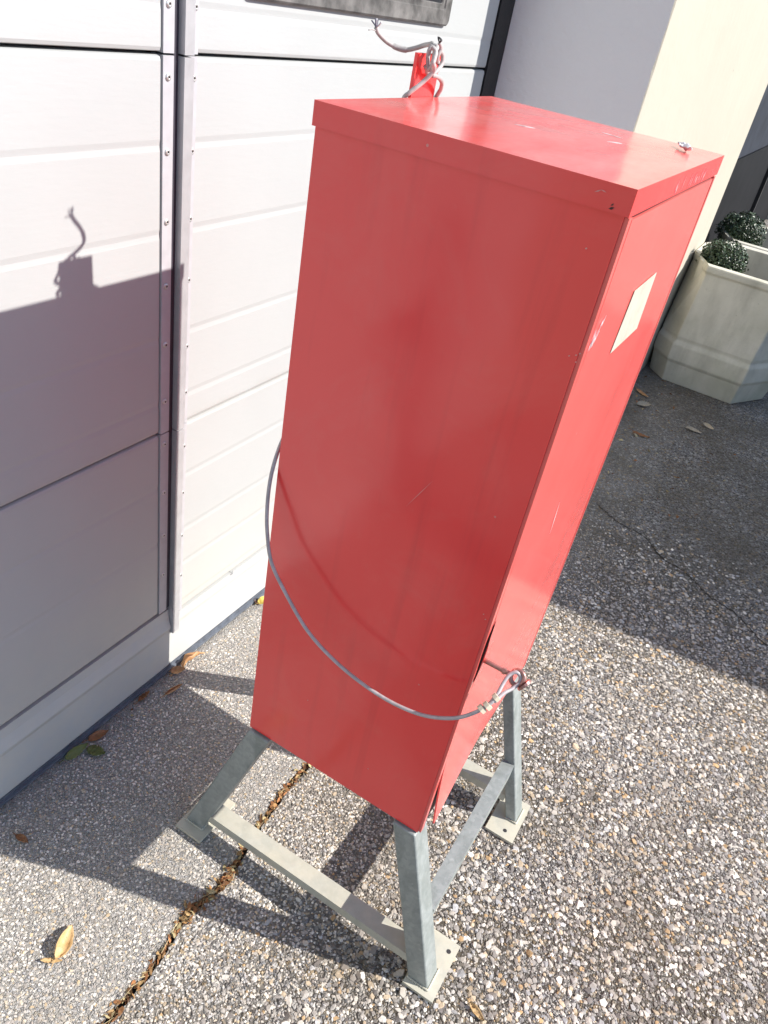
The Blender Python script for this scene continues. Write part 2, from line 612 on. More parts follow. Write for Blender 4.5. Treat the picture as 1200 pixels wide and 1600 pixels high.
# -- loose and embedded aggregate stones as real relief (uncountable)
def ico():
    bm = bmesh.new()
    bmesh.ops.create_icosphere(bm, subdivisions=1, radius=1.0)
    bm.verts.ensure_lookup_table()
    V = np.array([v.co[:] for v in bm.verts]); F = np.array([[v.index for v in f.verts] for f in bm.faces])
    bm.free()
    return V, F


ICO_V, ICO_F = ico()


def stones(name, xy, r, flat, sink, pal, pw):
    n = len(xy)
    V = np.repeat(ICO_V[None], n, 0) * (1 + rng.uniform(-0.3, 0.22, (n, 12, 1)))
    an = rng.uniform(0.62, 1.25, (n, 1, 3)); an[:, :, 2] *= 0.8
    V = V * an
    q = rng.normal(size=(n, 4)); q /= np.linalg.norm(q, axis=1, keepdims=True)
    w, x, y, z = q.T
    Rm = np.stack([1 - 2 * (y * y + z * z), 2 * (x * y - z * w), 2 * (x * z + y * w), 2 * (x * y + z * w), 1 - 2 * (x * x + z * z), 2 * (y * z - x * w),
                   2 * (x * z - y * w), 2 * (y * z + x * w), 1 - 2 * (x * x + y * y)], 1).reshape(n, 3, 3)
    V = np.einsum('nij,nkj->nki', Rm, V) * r[:, None, None]
    top = (flat * r * rng.uniform(0.6, 1.25, n))[:, None]
    tilt = rng.normal(0, 0.16, (n, 2))
    lim = top + V[:, :, 0] * tilt[:, :1] + V[:, :, 1] * tilt[:, 1:]
    V[:, :, 2] = np.minimum(V[:, :, 2], lim)
    V[:, :, 2] -= (sink * r)[:, None] * rng.uniform(0.5, 1.2, (n, 1))
    V[:, :, 0] += xy[:, :1]; V[:, :, 1] += xy[:, 1:]
    F = (ICO_F[None] + (np.arange(n) * 12)[:, None, None]).reshape(-1, 3)
    c = np.array((1.20, 1.15, 1.08)) * np.array(pal)[rng.choice(len(pal), n, p=np.array(pw) / np.sum(pw))] * rng.uniform(0.75, 1.2, (n, 1))
    cols = np.repeat(c[:, None], 12, 1).reshape(-1, 3)
    me = mesh_np(name, V.reshape(-1, 3), F, 3, STONEM, cols)
    return tag(link(name, me), kind='stuff')


def scatter(x0, x1, y0, y1, step, keep):
    gx, gy = np.meshgrid(np.arange(x0, x1, step), np.arange(y0, y1, step))
    p = np.stack([gx.ravel(), gy.ravel()], 1) + rng.uniform(-0.55, 0.55, (gx.size, 2)) * step
    return p[np.array([keep(*q) for q in p])]


def in_view(x, y, m=0.03):
    d = Vector((x, y, 0)) - Vector((0.88866, 0, 1.4))
    z = d.dot(fw)
    u = 600 + 1197.25 * d.dot(rt) / z; v = 800 - 1197.25 * d.dot(up) / z
    return -140 < u < 1340 and -60 < v < 1740


PAL = [(0.32, 0.31, 0.30), (0.46, 0.44, 0.41), (0.22, 0.21, 0.205), (0.42, 0.35, 0.26), (0.58, 0.56, 0.52), (0.45, 0.31, 0.17), (0.70, 0.68, 0.65), (0.36, 0.37, 0.39), (0.14, 0.13, 0.13)]
PW = [20, 20, 14, 12, 12, 4, 5, 9, 6]
right = lambda x, y: x > crack_x(y) + 0.009 and in_view(x, y) and (y < 1.9 or random.random() < 1 - (y - 1.9) / 0.7)
p = scatter(0.42, 1.9, 0.15, 2.6, 0.0112, right)
r = rng.uniform(0.0030, 0.0068, len(p)) * np.where(rng.random(len(p)) < 0.12, 1.35, 1.0)
tt = np.clip((p[:, 0] + rng.normal(0, 0.05, len(p)) - 0.45) / 0.34, 0, 1)
keep_ = (rng.random(len(p)) < 0.45 + 0.55 * tt)
p, r, tt = p[keep_], r[keep_], tt[keep_]
r = r * (0.55 + 0.62 * tt)
stones('coarse_gravel', p, r, 0.42, 0.22, PAL, PW)
p = scatter(0.42, 1.7, 0.15, 2.3, 0.0066, lambda x, y: right(x, y) and random.random() < 0.7)
stones('gravel_chips', p, rng.uniform(0.0014, 0.0034, len(p)), 0.6, 0.1, PAL, PW)
p = scatter(0.42, 1.9, 0.15, 2.2, 0.027, lambda x, y: right(x, y) and random.random() < 0.55 * min(1, max(0.06, (x - 0.5) / 0.3)))
stones('large_gravel', p, rng.uniform(0.0062, 0.0095, len(p)), 0.4, 0.28, PAL, PW)
PALF = [(0.46, 0.44, 0.42), (0.60, 0.58, 0.55), (0.36, 0.34, 0.33), (0.52, 0.46, 0.38), (0.68, 0.66, 0.63), (0.50, 0.40, 0.27), (0.44, 0.45, 0.47)]
left = lambda x, y: x < crack_x(y) - 0.008 and in_view(x, y)
p = scatter(0.03, 0.46, 0.15, 1.75, 0.0066, left)
p2 = scatter(0.41, 0.86, 0.15, 1.9, 0.0066, lambda x, y: x > crack_x(y) + 0.008 and in_view(x, y) and random.random() < 1.1 - (x - 0.45) / 0.36)
p = np.concatenate([p, p2])
stones('fine_aggregate', p, rng.uniform(0.0018, 0.0040, len(p)), 0.24, 0.12, PALF, [20, 22, 12, 14, 12, 5, 12])

# -- dry litter packed in the crack
def litter(name, n, y0, y1, spread, lo, hi, pal, zmax, straw=0.3, xfun=crack_x):
    vs, fs, cs = [], [], []
    for i in range(n):
        y = random.uniform(y0, y1)
        x = xfun(y) + random.gauss(0, spread)
        L = random.uniform(lo, hi)
        is_straw = random.random() < straw
        W = L * (0.07 if is_straw else random.uniform(0.3, 0.65))
        if is_straw: L *= 1.9
        az = math.pi / 2 + random.gauss(0, 0.55) if is_straw else random.uniform(0, 6.28)
        rot = Matrix.Rotation(az, 3, 'Z') @ Matrix.Rotation(random.gauss(0, 0.35), 3, 'Y') @ Matrix.Rotation(random.gauss(0, 0.6), 3, 'X')
        z = random.uniform(-0.004, zmax)
        c = np.array(random.choice(pal)) * random.uniform(0.6, 1.25)
        k0 = len(vs)
        cu = random.uniform(-0.5, 0.5) * L * (0.4 if is_straw else 0.8)
        for s in range(4):
            t = s / 3 - 0.5
            ww = W * (1 - (2 * abs(t)) ** 2 * (0.2 if is_straw else 0.8)) * random.uniform(0.8, 1.1)
            for e in (-0.5, 0.5):
                q = rot @ Vector((t * L, e * ww, cu * t * t + (0.35 * ww if not is_straw else 0) * random.random()))
                vs.append((x + q.x, y + q.y, max(-0.012, z + q.z))); cs.append(c)
        for s in range(3):
            fs.append((k0 + 2 * s, k0 + 2 * s + 1, k0 + 2 * s + 3, k0 + 2 * s + 2))
    me = mesh_np(name, np.array(vs), np.array(fs), 4, LITTER, np.array(cs))
    return tag(link(name, me), kind='stuff')


LITTER = mat_attr('dry_litter', 0.8, 0.3, 300, 0.3)
PALL = [(0.30, 0.17, 0.07), (0.22, 0.10, 0.04), (0.40, 0.26, 0.12), (0.52, 0.42, 0.22), (0.12, 0.06, 0.03), (0.34, 0.15, 0.06)]
litter('crack_litter', 900, 0.25, 1.3, 0.0048, 0.005, 0.014, PALL, 0.003, 0.18)
litter('crack_litter_heap', 130, 0.545, 0.665, 0.009, 0.006, 0.016, PALL, 0.009, 0.3)
PALS = [(0.62, 0.52, 0.30), (0.56, 0.47, 0.28), (0.48, 0.37, 0.2)]
litter('crack_straw', 60, 0.3, 1.0, 0.005, 0.008, 0.016, PALS, 0.006, 1.0)
litter('yard_litter', 420, 2.6, 3.95, 0.16, 0.004, 0.020, PALL + PALS, 0.006, 0.35, lambda y: 0.62 - 0.1 * (y - 3))
litter('base_litter', 30, 0.75, 1.02, 0.008, 0.004, 0.010, PALL, 0.004, 0.3, lambda y: 0.022)

# narrow jagged fissure further out in the asphalt
fis = catmull([(0.60, 2.50, 0), (0.70, 2.44, 0), (0.80, 2.42, 0), (0.88, 2.34, 0), (0.97, 2.31, 0), (1.06, 2.24, 0), (1.148, 2.21, 0), (1.24, 2.13, 0), (1.4, 2.06, 0)], 16)
vs, fs = [], []
for i, q in enumerate(fis):
    w = max(0.0006, 0.0022 + 0.0050 * noise.noise(Vector((i * 0.61, 1, 2))) + (0.003 if 38 < i < 52 else 0))
    j = 0.010 * noise.noise(Vector((i * 0.45, 4, 0))) + 0.006 * noise.noise(Vector((i * 1.3, 9, 0)))
    vs += [(q.x - 0.3 * w, q.y - w + j, 0.0015), (q.x + 0.3 * w, q.y + w + j, 0.0015)]
fs = [(2 * i, 2 * i + 2, 2 * i + 3, 2 * i + 1) for i in range(len(fis) - 1)]
tag(link('asphalt_crack', mesh_np('asphalt_crack', np.array(vs), np.array(fs), 4, SOIL)), kind='structure')

# ------------------------------------------------------------------ garage building: pier, lintel, cream wall
bld = empty('garage_building', (0.2, 2.16, 0), 'white and cream plastered garage building around the white sectional door', 'building')
WX, RY = 0.391, 2.152
# reveal + pier as one ragged-edged solid: reveal side white, street side cream
def rough_wall(name, lo, hi, mat, ragged=0.0):
    bm = bmesh.new()
    add_box(bm, lo, hi)
    return link(name, bm_mesh(bm, name), mat, bld)
box('reveal_plaster', (-0.35, RY, 0), (WX - 0.012, RY + 0.03, 3.2), PLASTER, bld)
# corner arris: slightly chipped strip
bm = bmesh.new()
prev = None
for i in range(0, 321):
    z = i * 0.01
    ch = 0.0022 * noise.noise(Vector((z * 22, 3, 1))) + 0.004 * max(0, noise.noise(Vector((z * 9, 8, 2))) - 0.3)
    ring = [bm.verts.new(p) for p in ((WX - 0.012, RY, z), (WX - 0.003 - ch, RY, z), (WX, RY + 0.003 + ch, z), (WX, RY + 0.03, z))]
    if prev:
        for k in range(3):
            bm.faces.new((prev[k], prev[k + 1], ring[k + 1], ring[k])).material_index = 0 if k == 0 else 1
    prev = ring
me = bm_mesh(bm, 'corner_arris'); me.materials.append(PLASTER); me.materials.append(CREAM)
link('corner_arris', me, None, bld)
OPY = 4.47
box('cream_wall', (-0.35, RY + 0.03, 0), (WX, OPY, 3.2), CREAM, bld)
box('lintel_wall', (-0.35, OPY, 2.15), (WX, 9.9, 3.2), CREAM, bld)
box('far_wall', (-0.35, 9.9, 0), (WX, 14.0, 3.2), CREAM, bld)
box('door_head', (-0.35, -1.6, 2.52), (WX, RY, 3.2), CREAM, bld)
box('near_pier', (-0.35, -4.0, 0), (WX, -1.6, 3.2), CREAM, bld)
# dark glazed shopfront in the opening beyond the planters
gl = empty('glazed_entrance', (0.3, 5.9, 0), 'dark glazed entrance in the cream wall behind the planters', 'glass door')
DFR = mat_simple('dark_bronze_frame', (0.02, 0.02, 0.022), 0.4, 0.3)
GREYP = mat_simple('dark_grey_pane', (0.030, 0.034, 0.046), 0.6, 0, 0.3, 6)
GREYP.node_tree.nodes['Principled BSDF'].inputs['Specular IOR Level'].default_value = 0.08
LOWP = mat_simple('dark_kick_panel', (0.012, 0.012, 0.014), 0.6, 0, 0.3, 8)
LOWP.node_tree.nodes['Principled BSDF'].inputs['Specular IOR Level'].default_value = 0.06
box('frame', (0.27, OPY + 0.004, 0), (0.345, OPY + 0.05, 2.146), DFR, gl, 0.004)
box('frame', (0.27, 7.40, 0), (0.34, 7.46, 2.146), DFR, gl, 0.004)
box('pane', (0.296, OPY + 0.052, 0.92), (0.304, 7.398, 2.144), GREYP, gl)
box('pane', (0.296, 7.462, 0.92), (0.304, 9.89, 2.144), GREYP, gl)
box('lower_panel', (0.28, OPY + 0.052, 0.0), (0.312, 7.398, 0.917), LOWP, gl, 0.002)
box('lower_panel', (0.28, 7.462, 0.0), (0.312, 9.89, 0.917), LOWP, gl, 0.002)
tag(box('interior_back', (-0.32, OPY + 0.01, 0.001), (-0.3, 9.89, 2.14), LOWP, bld))

# ------------------------------------------------------------------ sectional door
door = empty('sectional_door', (0.0, 0.9, 0), 'white sectional garage door with grey hinge strips and a small dark framed window', 'garage door')
zs_joint = [0.195, 0.650, 1.2665, 1.883, 2.50]
ribs = {0: [0.529, 0.392], 1: [1.147, 1.016, 0.838, 0.712], 2: [1.326, 1.46, 1.59, 1.76], 3: [2.0, 2.13, 2.27, 2.4]}


def panel(y0, y1, z0, z1, grooves, x0=0.0, gap=0.0022):
    """sheet-metal section: rounded joint lips and shallow pressed grooves, extruded along y"""
    prof = [(-0.03, z0 + gap), (x0 - 0.006, z0 + gap), (x0 - 0.0015, z0 + gap + 0.0015), (x0, z0 + gap + 0.006)]
    for g in sorted(grooves):
        prof += [(x0, g - 0.0085), (x0 - 0.0006, g - 0.0040), (x0 - 0.0010, g), (x0 - 0.0007, g + 0.0030), (x0, g + 0.0085)]
    prof += [(x0, z1 - gap - 0.006), (x0 - 0.0015, z1 - gap - 0.0015), (x0 - 0.006, z1 - gap), (-0.03, z1 - gap)]
    bm = bmesh.new()
    n = max(2, int((y1 - y0) / 0.25))
    rows = []
    for j in range(n + 1):
        y = y0 + (y1 - y0) * j / n
        rows.append([bm.verts.new((x + 0.0004 * noise.noise(Vector((y * 3, z * 5, 1))), y, z)) for x, z in prof])
    for a, b in zip(rows, rows[1:]):
        for k in range(len(prof) - 1):
            bm.faces.new((a[k], b[k], b[k + 1], a[k + 1]))
    for row, rev in ((rows[0], False), (rows[-1], True)):
        bm.faces.new(row if not rev else list(reversed(row)))
    return link('panel', bm_mesh(bm, 'panel'), WHITE, door)


def arm(o): return o
YL, YR0, YR1 = 0.9262, 1.001, 2.062
for k in range(4):
    z0, z1 = zs_joint[k], zs_joint[k + 1]
    panel(-1.58, YL, z0, z1, ribs[k])
    z0r = 0.165 if k == 0 else z0
    panel(YR0, YR1, z0r, z1, ribs[k] + ([0.30] if k == 0 else []))
# dark backing seen in the joints
box('backing', (-0.05, -1.59, 0.02), (-0.031, 2.066, 2.51), DARKGAP, door)
box('joint_seal', (-0.0305, 0.9503, 0.20), (0.0012, 0.9602, 2.50), DARKGAP, door)

def screw_mesh():
    bm = bmesh.new()
    prof = [(0.0, 0.0052), (0.0050, 0.0018), (0.0054, 0.0), ]
    rings = []
    for r_, h_ in ((0.0054, 0.0), (0.0050, 0.0014), (0.0034, 0.0024), (0.0018, 0.0026), (0.0017, 0.0012)):
        rings.append([bm.verts.new((h_, r_ * math.cos(a * math.pi / 5), r_ * math.sin(a * math.pi / 5))) for a in range(10)])
    for i, (A, B) in enumerate(zip(rings, rings[1:])):
        for k in range(10):
            f = bm.faces.new((A[k], A[(k + 1) % 10], B[(k + 1) % 10], B[k]))
            f.material_index = 1 if i == 3 else 0
    f = bm.faces.new(rings[-1]); f.material_index = 1
    me = bm_mesh(bm, 'screw', True)
    me.materials.append(SCREW); me.materials.append(SCREWD)
    return me


SCR = screw_mesh()


def screw(parent, x, y, z):
    o = link('screw', SCR, None, parent)
    o.location = o.location + Vector((x, y, z))
    o.rotation_euler = (random.uniform(0, 6.28), 0, 0)


def strip(y0, y1, z0, z1, x, mat, screws, name='hinge_strip'):
    bm = bmesh.new()
    add_box(bm, (-0.02, y0, z0), (x, y1, z1))
    bevel_all(bm, 0.0008, 1)
    s = link(name, bm_mesh(bm, name), mat, door)
    for (sy, sz) in screws:
        if z0 < sz < z1:
            screw(s, x, sy, sz)
    return s


SL = [(0.938, z) for z in (1.327, 1.238, 1.138, 1.035, 0.931, 0.827, 0.717, 0.627, 0.517, 0.411, 0.307, 1.42, 1.52, 1.63, 1.74, 1.85, 1.95, 2.05, 2.15, 2.25)]
SR = [(0.992, z) for z in (1.327, 1.237, 1.136, 1.033, 0.931, 0.809, 0.717, 0.60, 0.49, 0.38, 0.27, 1.42, 1.52, 1.63, 1.74, 1.85)]
for z0, z1 in ((0.198, 0.6485), (0.6515, 1.265), (1.268, 1.8815), (1.8845, 2.498)):
    strip(0.9285, 0.9500, z0, z1, 0.003, ALU, SL)
    strip(0.9605, 0.9805, z0 if z0 > 0.2 else 0.124, z1, 0.0135, ALUD, [], 'edge_profile')
    strip(0.9810, 1.0000, z0 if z0 > 0.2 else 0.165, z1, 0.0022, ALU, SR)
# bottom rails
bm = bmesh.new()
prof = [(-0.03, 0.018), (0.004, 0.018), (0.005, 0.022), (0.005, 0.128), (0.008, 0.134), (0.009, 0.142), (0.002, 0.168), (0.001, 0.1915), (-0.03, 0.1915)]
prism(bm, [(x, -1.58, z) for x, z in prof], [(x, 0.9590, z) for x, z in prof])
bevel_all(bm, 0.0012, 2, 30)
tag(link('bottom_rail', bm_mesh(bm, 'bottom_rail'), BASEW, door))
box('bottom_rail', (-0.03, 0.9594, 0.018), (0.0025, 2.062, 0.1625), BASEW, door, 0.0015)
bm = bmesh.new()
prof = [(-0.03, 0.0015), (0.006, 0.0015), (0.011, 0.004), (0.010, 0.0085), (0.004, 0.0095), (0.004, 0.0165), (-0.03, 0.0165)]
prism(bm, [(x, -1.58, z) for x, z in prof], [(x, 2.06, z) for x, z in prof])
link('ground_seal', bm_mesh(bm, 'ground_seal'), SEAL, door)
tube('drip_hook', [(0.0028, 1.178, 0.170), (0.006, 1.176, 0.163), (0.0035, 1.170, 0.160)], 0.0012, ALUD, door, 6, 4)
# window in the third section: frame with recessed pane
def window(y0, y1, z0, z1):
    w = 0.040
    bm = bmesh.new()
    def rr(a, b, c, d, r, x, n=5):
        pts = []
        for cx_, cz_, a0 in ((b - r, c + r, -90), (b - r, d - r, 0), (a + r, d - r, 90), (a + r, c + r, 180)):
            for k in range(n + 1):
                t = math.radians(a0 + 90 * k / n)
                pts.append((x, cx_ + r * math.cos(t), cz_ + r * math.sin(t)))
        return [bm.verts.new(p) for p in pts]
    rings = [rr(y0, y1, z0, z1, 0.012, 0.0004), rr(y0, y1, z0, z1, 0.012, 0.007), rr(y0 + 0.003, y1 - 0.003, z0 + 0.003, z1 - 0.003, 0.010, 0.0095),
             rr(y0 + w - 0.012, y1 - w + 0.012, z0 + w - 0.012, z1 - w + 0.012, 0.004, 0.0085), rr(y0 + w - 0.010, y1 - w + 0.010, z0 + w - 0.010, z1 - w + 0.010, 0.004, 0.0055),
             rr(y0 + w - 0.002, y1 - w + 0.002, z0 + w - 0.002, z1 - w + 0.002, 0.004, 0.0055), rr(y0 + w, y1 - w, z0 + w, z1 - w, 0.003, 0.0030)]
    n = len(rings[0])
    for A, B in zip(rings, rings[1:]):
        for k in range(n):
            bm.faces.new((A[k], A[(k + 1) % n], B[(k + 1) % n], B[k]))
    fr = link('window_frame', bm_mesh(bm, 'window_frame'), WFRAME, door)
    box('window_pane', (0.0006, y0 + w - 0.003, z0 + w - 0.003), (0.0032, y1 - w + 0.003, z1 - w + 0.003), PANE, fr)
window(1.10, 1.792, 1.346, 1.70)
box('jamb_channel', (-0.03, 2.066, 0.0), (0.004, 2.149, 2.51), JAMB, bld, 0.002)

# ------------------------------------------------------------------ red cabinet
X0, X1, Y0, Y1, ZB, ZT, ZL = 0.4213, 0.7452, 0.6932, 1.1266, 0.3701, 1.2975, 1.2748
cab = empty('red_cabinet', ((X0 + X1) / 2, (Y0 + Y1) / 2, ZB), 'tall scuffed red metal cabinet standing on the galvanised stand', 'cabinet')
# body: sheet-metal box, finely subdivided big face so it can be slightly dished
bm = bmesh.new()
add_box(bm, (X0 + 0.0015, Y0 + 0.0045, ZB), (X1 - 0.003, Y1 - 0.003, ZL + 0.006))
bevel_all(bm, 0.0016, 3)
link('body', bm_mesh(bm, 'body'), RED, cab)
# lid: shallow folded cap
bm = bmesh.new()
add_box(bm, (X0, Y0, ZL), (X1 + 0.0015, Y1, ZT))
bevel_all(bm, 0.0036, 4)
link('lid', bm_mesh(bm, 'lid'), RED, cab)
# frame returns either side of the door
XF = X1 - 0.003
box('door_frame', (XF - 0.004, Y0 + 0.0062, ZB + 0.002), (XF + 0.0042, Y0 + 0.0165, ZL - 0.0015), RED_LIT, cab, 0.0015)
box('door_frame', (XF - 0.004, Y1 - 0.0135, 0.388), (XF + 0.0042, Y1 - 0.0045, ZL - 0.0015), RED_LIT, cab, 0.0015)
box('door_gap', (XF - 0.004, Y0 + 0.0165, ZB + 0.004), (XF + 0.0006, Y1 - 0.0135, ZL - 0.001), GAPRED, cab)
# door leaf: grid sheet, its lower near corner bent outwards
dy0, dy1, dz0, dz1 = Y0 + 0.0190, Y1 - 0.0165, 0.3905, ZL - 0.004
bm = bmesh.new()
NY, NZ = 16, 44
def bend(y, z):
    a = max(0, 1 - (y - dy0) / 0.20) * max(0, 1 - (z - dz0) / 0.13)
    b = max(0, 1 - abs(z - 0.742) / 0.06) * max(0, 1 - (y - dy0) / 0.05)
    return 0.0125 * a ** 1.3 + 0.0035 * b + 0.0005 * noise.noise(Vector((y * 6, z * 6, 0)))
g = [[bm.verts.new((XF + 0.0038 + bend(dy0 + (dy1 - dy0) * j / NY, dz0 + (dz1 - dz0) * k / NZ), dy0 + (dy1 - dy0) * j / NY, dz0 + (dz1 - dz0) * k / NZ)) for k in range(NZ + 1)] for j in range(NY + 1)]
for j in range(NY):
    for k in range(NZ):
        bm.faces.new((g[j][k], g[j + 1][k], g[j + 1][k + 1], g[j][k + 1]))
ext = bmesh.ops.extrude_face_region(bm, geom=list(bm.faces))
bmesh.ops.translate(bm, verts=[v for v in ext['geom'] if isinstance(v, bmesh.types.BMVert)], vec=(-0.0026, 0, 0))
bmesh.ops.recalc_face_normals(bm, faces=bm.faces)
dl = link('door', bm_mesh(bm, 'door', False), RED_LIT, cab)
dl.data.polygons.foreach_set('use_smooth', [True] * len(dl.data.polygons))
md = dl.modifiers.new('edges', 'EDGE_SPLIT'); md.split_angle = math.radians(35)
# sprung edge of the door above and below the bolt: slim dark opening
def sheet_patch(name, pts, mat, parent, off):
    bm = bmesh.new()
    bm.faces.new([bm.verts.new(p) for p in pts])
    r_ = bmesh.ops.extrude_face_region(bm, geom=list(bm.faces))
    bmesh.ops.translate(bm, verts=[v for v in r_['geom'] if isinstance(v, bmesh.types.BMVert)], vec=off)
    bmesh.ops.recalc_face_normals(bm, faces=bm.faces)
    return link(name, bm_mesh(bm, name), mat, parent)
XD = XF + 0.0044
slot = catmull([(0, 0.7165, 0.7965), (0, 0.7105, 0.788), (0, 0.7060, 0.774), (0, 0.7045, 0.755), (0, 0.7050, 0.735), (0, 0.7062, 0.715), (0, 0.7060, 0.697)], 6)
bm = bmesh.new()
prev = None
for i_, q_ in enumerate(slot):
    h_ = 0.0002 + 0.0026 * math.sin(math.pi * i_ / (len(slot) - 1)) ** 0.8
    ring_ = [bm.verts.new((XF + 0.0036, q_.y, q_.z)), bm.verts.new((XF + 0.0044 + h_, q_.y, q_.z)), bm.verts.new((XF + 0.0044 + h_, q_.y + 0.0008, q_.z)), bm.verts.new((XF + 0.0036, q_.y + 0.0008, q_.z))]
    if prev:
        for k in range(4):
            bm.faces.new((prev[k], prev[(k + 1) % 4], ring_[(k + 1) % 4], ring_[k]))
    prev = ring_
link('slot', bm_mesh(bm, 'slot'), mat_simple('black_slot', (0.010, 0.003, 0.003), 0.8), cab)
# paper label and scratches on the door
sheet_patch('paper_label', [(XD, 0.948, 1.1130), (XD, 0.9405, 1.1830), (XD, 0.8435, 1.1810), (XD, 0.8320, 1.1130)], PAPER, cab, (0.0005, 0, 0))
def streaks(name, surf, items, mat):
    """thin flakes of bare paint, as one worn mark"""
    bm = bmesh.new()
    for (a0, b0, a1, b1, w) in items:
        d = Vector((a1 - a0, b1 - b0)); n_ = Vector((-d.y, d.x)).normalized() * w
        m_ = Vector(((a0 + a1) / 2, (b0 + b1) / 2))
        ring = [Vector((a0, b0)), m_ - n_ * random.uniform(0.7, 1.2), Vector((a1, b1)), m_ + n_ * random.uniform(0.7, 1.2)]
        lo_ = [bm.verts.new(surf(q.x, q.y, 0.0001)) for q in ring]
        hi_ = [bm.verts.new(surf(q.x, q.y, 0.0004)) for q in ring]
        bm.faces.new(hi_); bm.faces.new(list(reversed(lo_)))
        for k in range(4):
            bm.faces.new((lo_[k], lo_[(k + 1) % 4], hi_[(k + 1) % 4], hi_[k]))
    bmesh.ops.recalc_face_normals(bm, faces=bm.faces)
    return tag(link(name, bm_mesh(bm, name), mat, cab), kind='stuff')
SD = lambda y, z, h: (XD + 0.0004 + h, y, z)
ST = lambda x, y, h: (x, y, ZT + h)
SF = lambda x, z, h: (x, Y0 + 0.0045 - h, z)
sc = []
for i in range(26):
    t = random.random()
    y = 0.712 + 0.022 * t + random.gauss(0, 0.0022); z = 1.150 + 0.020 * t + random.gauss(0, 0.004)
    sc.append((y, z, y + 0.0035, z + random.uniform(0.004, 0.010), random.uniform(0.0003, 0.0010)))
streaks('scratch', SD, sc, SCRATCH)
streaks('scratch', SD, [(0.8655, 0.846, 0.8530, 0.904, 0.0008)], SCRATCH)
streaks('scratch', ST, [(0.552, 0.894, 0.572, 0.906, 0.0035), (0.556, 0.897, 0.568, 0.9, 0.002)], SCRATCH)
streaks('scratch', ST, [(0.613, 1.030, 0.630, 1.026, 0.0020), (0.628, 1.0265, 0.642, 1.021, 0.0016)], SCRATCH)
streaks('scratch', ST, [(0.642, 0.956, 0.655, 0.972, 0.0022)], SCRATCH)
streaks('scratch', SF, [(0.606, 0.905, 0.632, 0.955, 0.0006)], mat_simple('faint_rub', (0.72, 0.24, 0.22), 0.5))
fl = []
for (px, pz) in ((0.7335, 1.1435), (0.7395, 1.1465), (0.7425, 1.149), (0.7415, 1.140), (0.718, 1.240), (0.733, 0.812), (0.737, 0.806), (0.64, 0.44), (0.52, 0.505)):
    fl.append((px, pz, px + 0.0018, pz + 0.0012, 0.0007))
streaks('paint_chip', SF, fl, mat_simple('exposed_primer', (0.66, 0.36, 0.33), 0.6))
sc = []
for i in range(14):
    y = random.uniform(0.86, 1.02)
    sc.append((y, 1.2755 + random.uniform(0, 0.004), y + 0.004, 1.286 + random.uniform(-0.003, 0.006), 0.0006))
streaks('scratch', lambda y, z, h: (X1 + 0.0015 + h, y, z), sc, mat_simple('rubbed_red_edge', (0.85, 0.52, 0.50), 0.5))
streaks('paint_chip', lambda x, z, h: (x, Y0 - h, z), [(0.728, 1.2775, 0.7325, 1.2795, 0.0012), (0.729, 1.280, 0.731, 1.2825, 0.0008)], mat_simple('dark_paint_chip', (0.05, 0.015, 0.015), 0.6))
streaks('scratch', lambda x, z, h: (x, Y0 - h, z), [(0.712, 1.287, 0.7175, 1.290, 0.0006), (0.717, 1.290, 0.722, 1.289, 0.0005)], mat_simple('rubbed_red', (0.62, 0.25, 0.24), 0.5))
# eyebolt through the door edge
by, bz = 0.7180, 0.7280
eb = tube('eyebolt', [(XD, by, bz), (XD + 0.025, by, bz), (XD + 0.040, by, bz)], 0.0032, BOLT, cab, 10, 4)
bm = bmesh.new()
tube_into(bm, [Vector((XD + 0.028 + 0.004 * k, by, bz)) for k in range(2)], 0.0044, 6)
link('nut', bm_mesh(bm, 'nut'), BOLT, eb)
ring = [Vector((XD + 0.048 + 0.0085 * math.cos(a), by + 0.004 * math.sin(a), bz + 0.0085 * math.sin(a))) for a in [2 * math.pi * k / 20 for k in range(20)]]
bm = bmesh.new(); tube_into(bm, ring, 0.0030, 8, True)
link('eye', bm_mesh(bm, 'eye', True), BOLT, eb)
bm = bmesh.new()
tube_into(bm, [Vector((XD + 0.0575, by + 0.001, bz - 0.005)), Vector((XD + 0.0605, by + 0.0005, bz - 0.0065))], 0.0100, 16)
link('washer', bm_mesh(bm, 'washer'), BOLT, eb)
# hanging plate at the back of the cabinet
BX = 0.4195
bm = bmesh.new()
add_box(bm, (BX - 0.004, 0.8925, ZT - 0.10), (BX, 0.9510, 1.3425))
bevel_all(bm, 0.0008, 1)
link('hanging_plate', bm_mesh(bm, 'hanging_plate'), RED, cab)

# ------------------------------------------------------------------ steel cable round the cabinet
cbl = empty('steel_cable', (0.6, 0.66, 0.66), 'thin grey steel cable slung across the cabinet front to the eyebolt', 'cable')
EYE = Vector((XD + 0.058, by - 0.001, bz - 0.002))
path = [(0.414, 0.90, 1.00), (0.414, 0.82, 0.98), (0.4135, 0.76, 0.950), (0.4135, 0.7200, 0.9120), (0.4155, 0.7010, 0.8850), (0.4195, 0.6875, 0.8560), (0.4262, 0.6775, 0.8240), (0.4360, 0.6690, 0.7940), (0.4520, 0.6630, 0.7550), (0.4840, 0.6600, 0.7180),
        (0.5240, 0.6580, 0.6810), (0.5680, 0.6570, 0.6590), (0.6160, 0.6560, 0.6470), (0.6640, 0.6555, 0.6440), (0.7090, 0.6560, 0.6520), (0.7460, 0.6590, 0.6710), (0.7680, 0.6660, 0.6910), (0.7810, 0.6770, 0.7080), (0.7835, 0.6850, 0.7125)]
tube('sheath', path, 0.0025, CABLE, cbl, 10, 10)
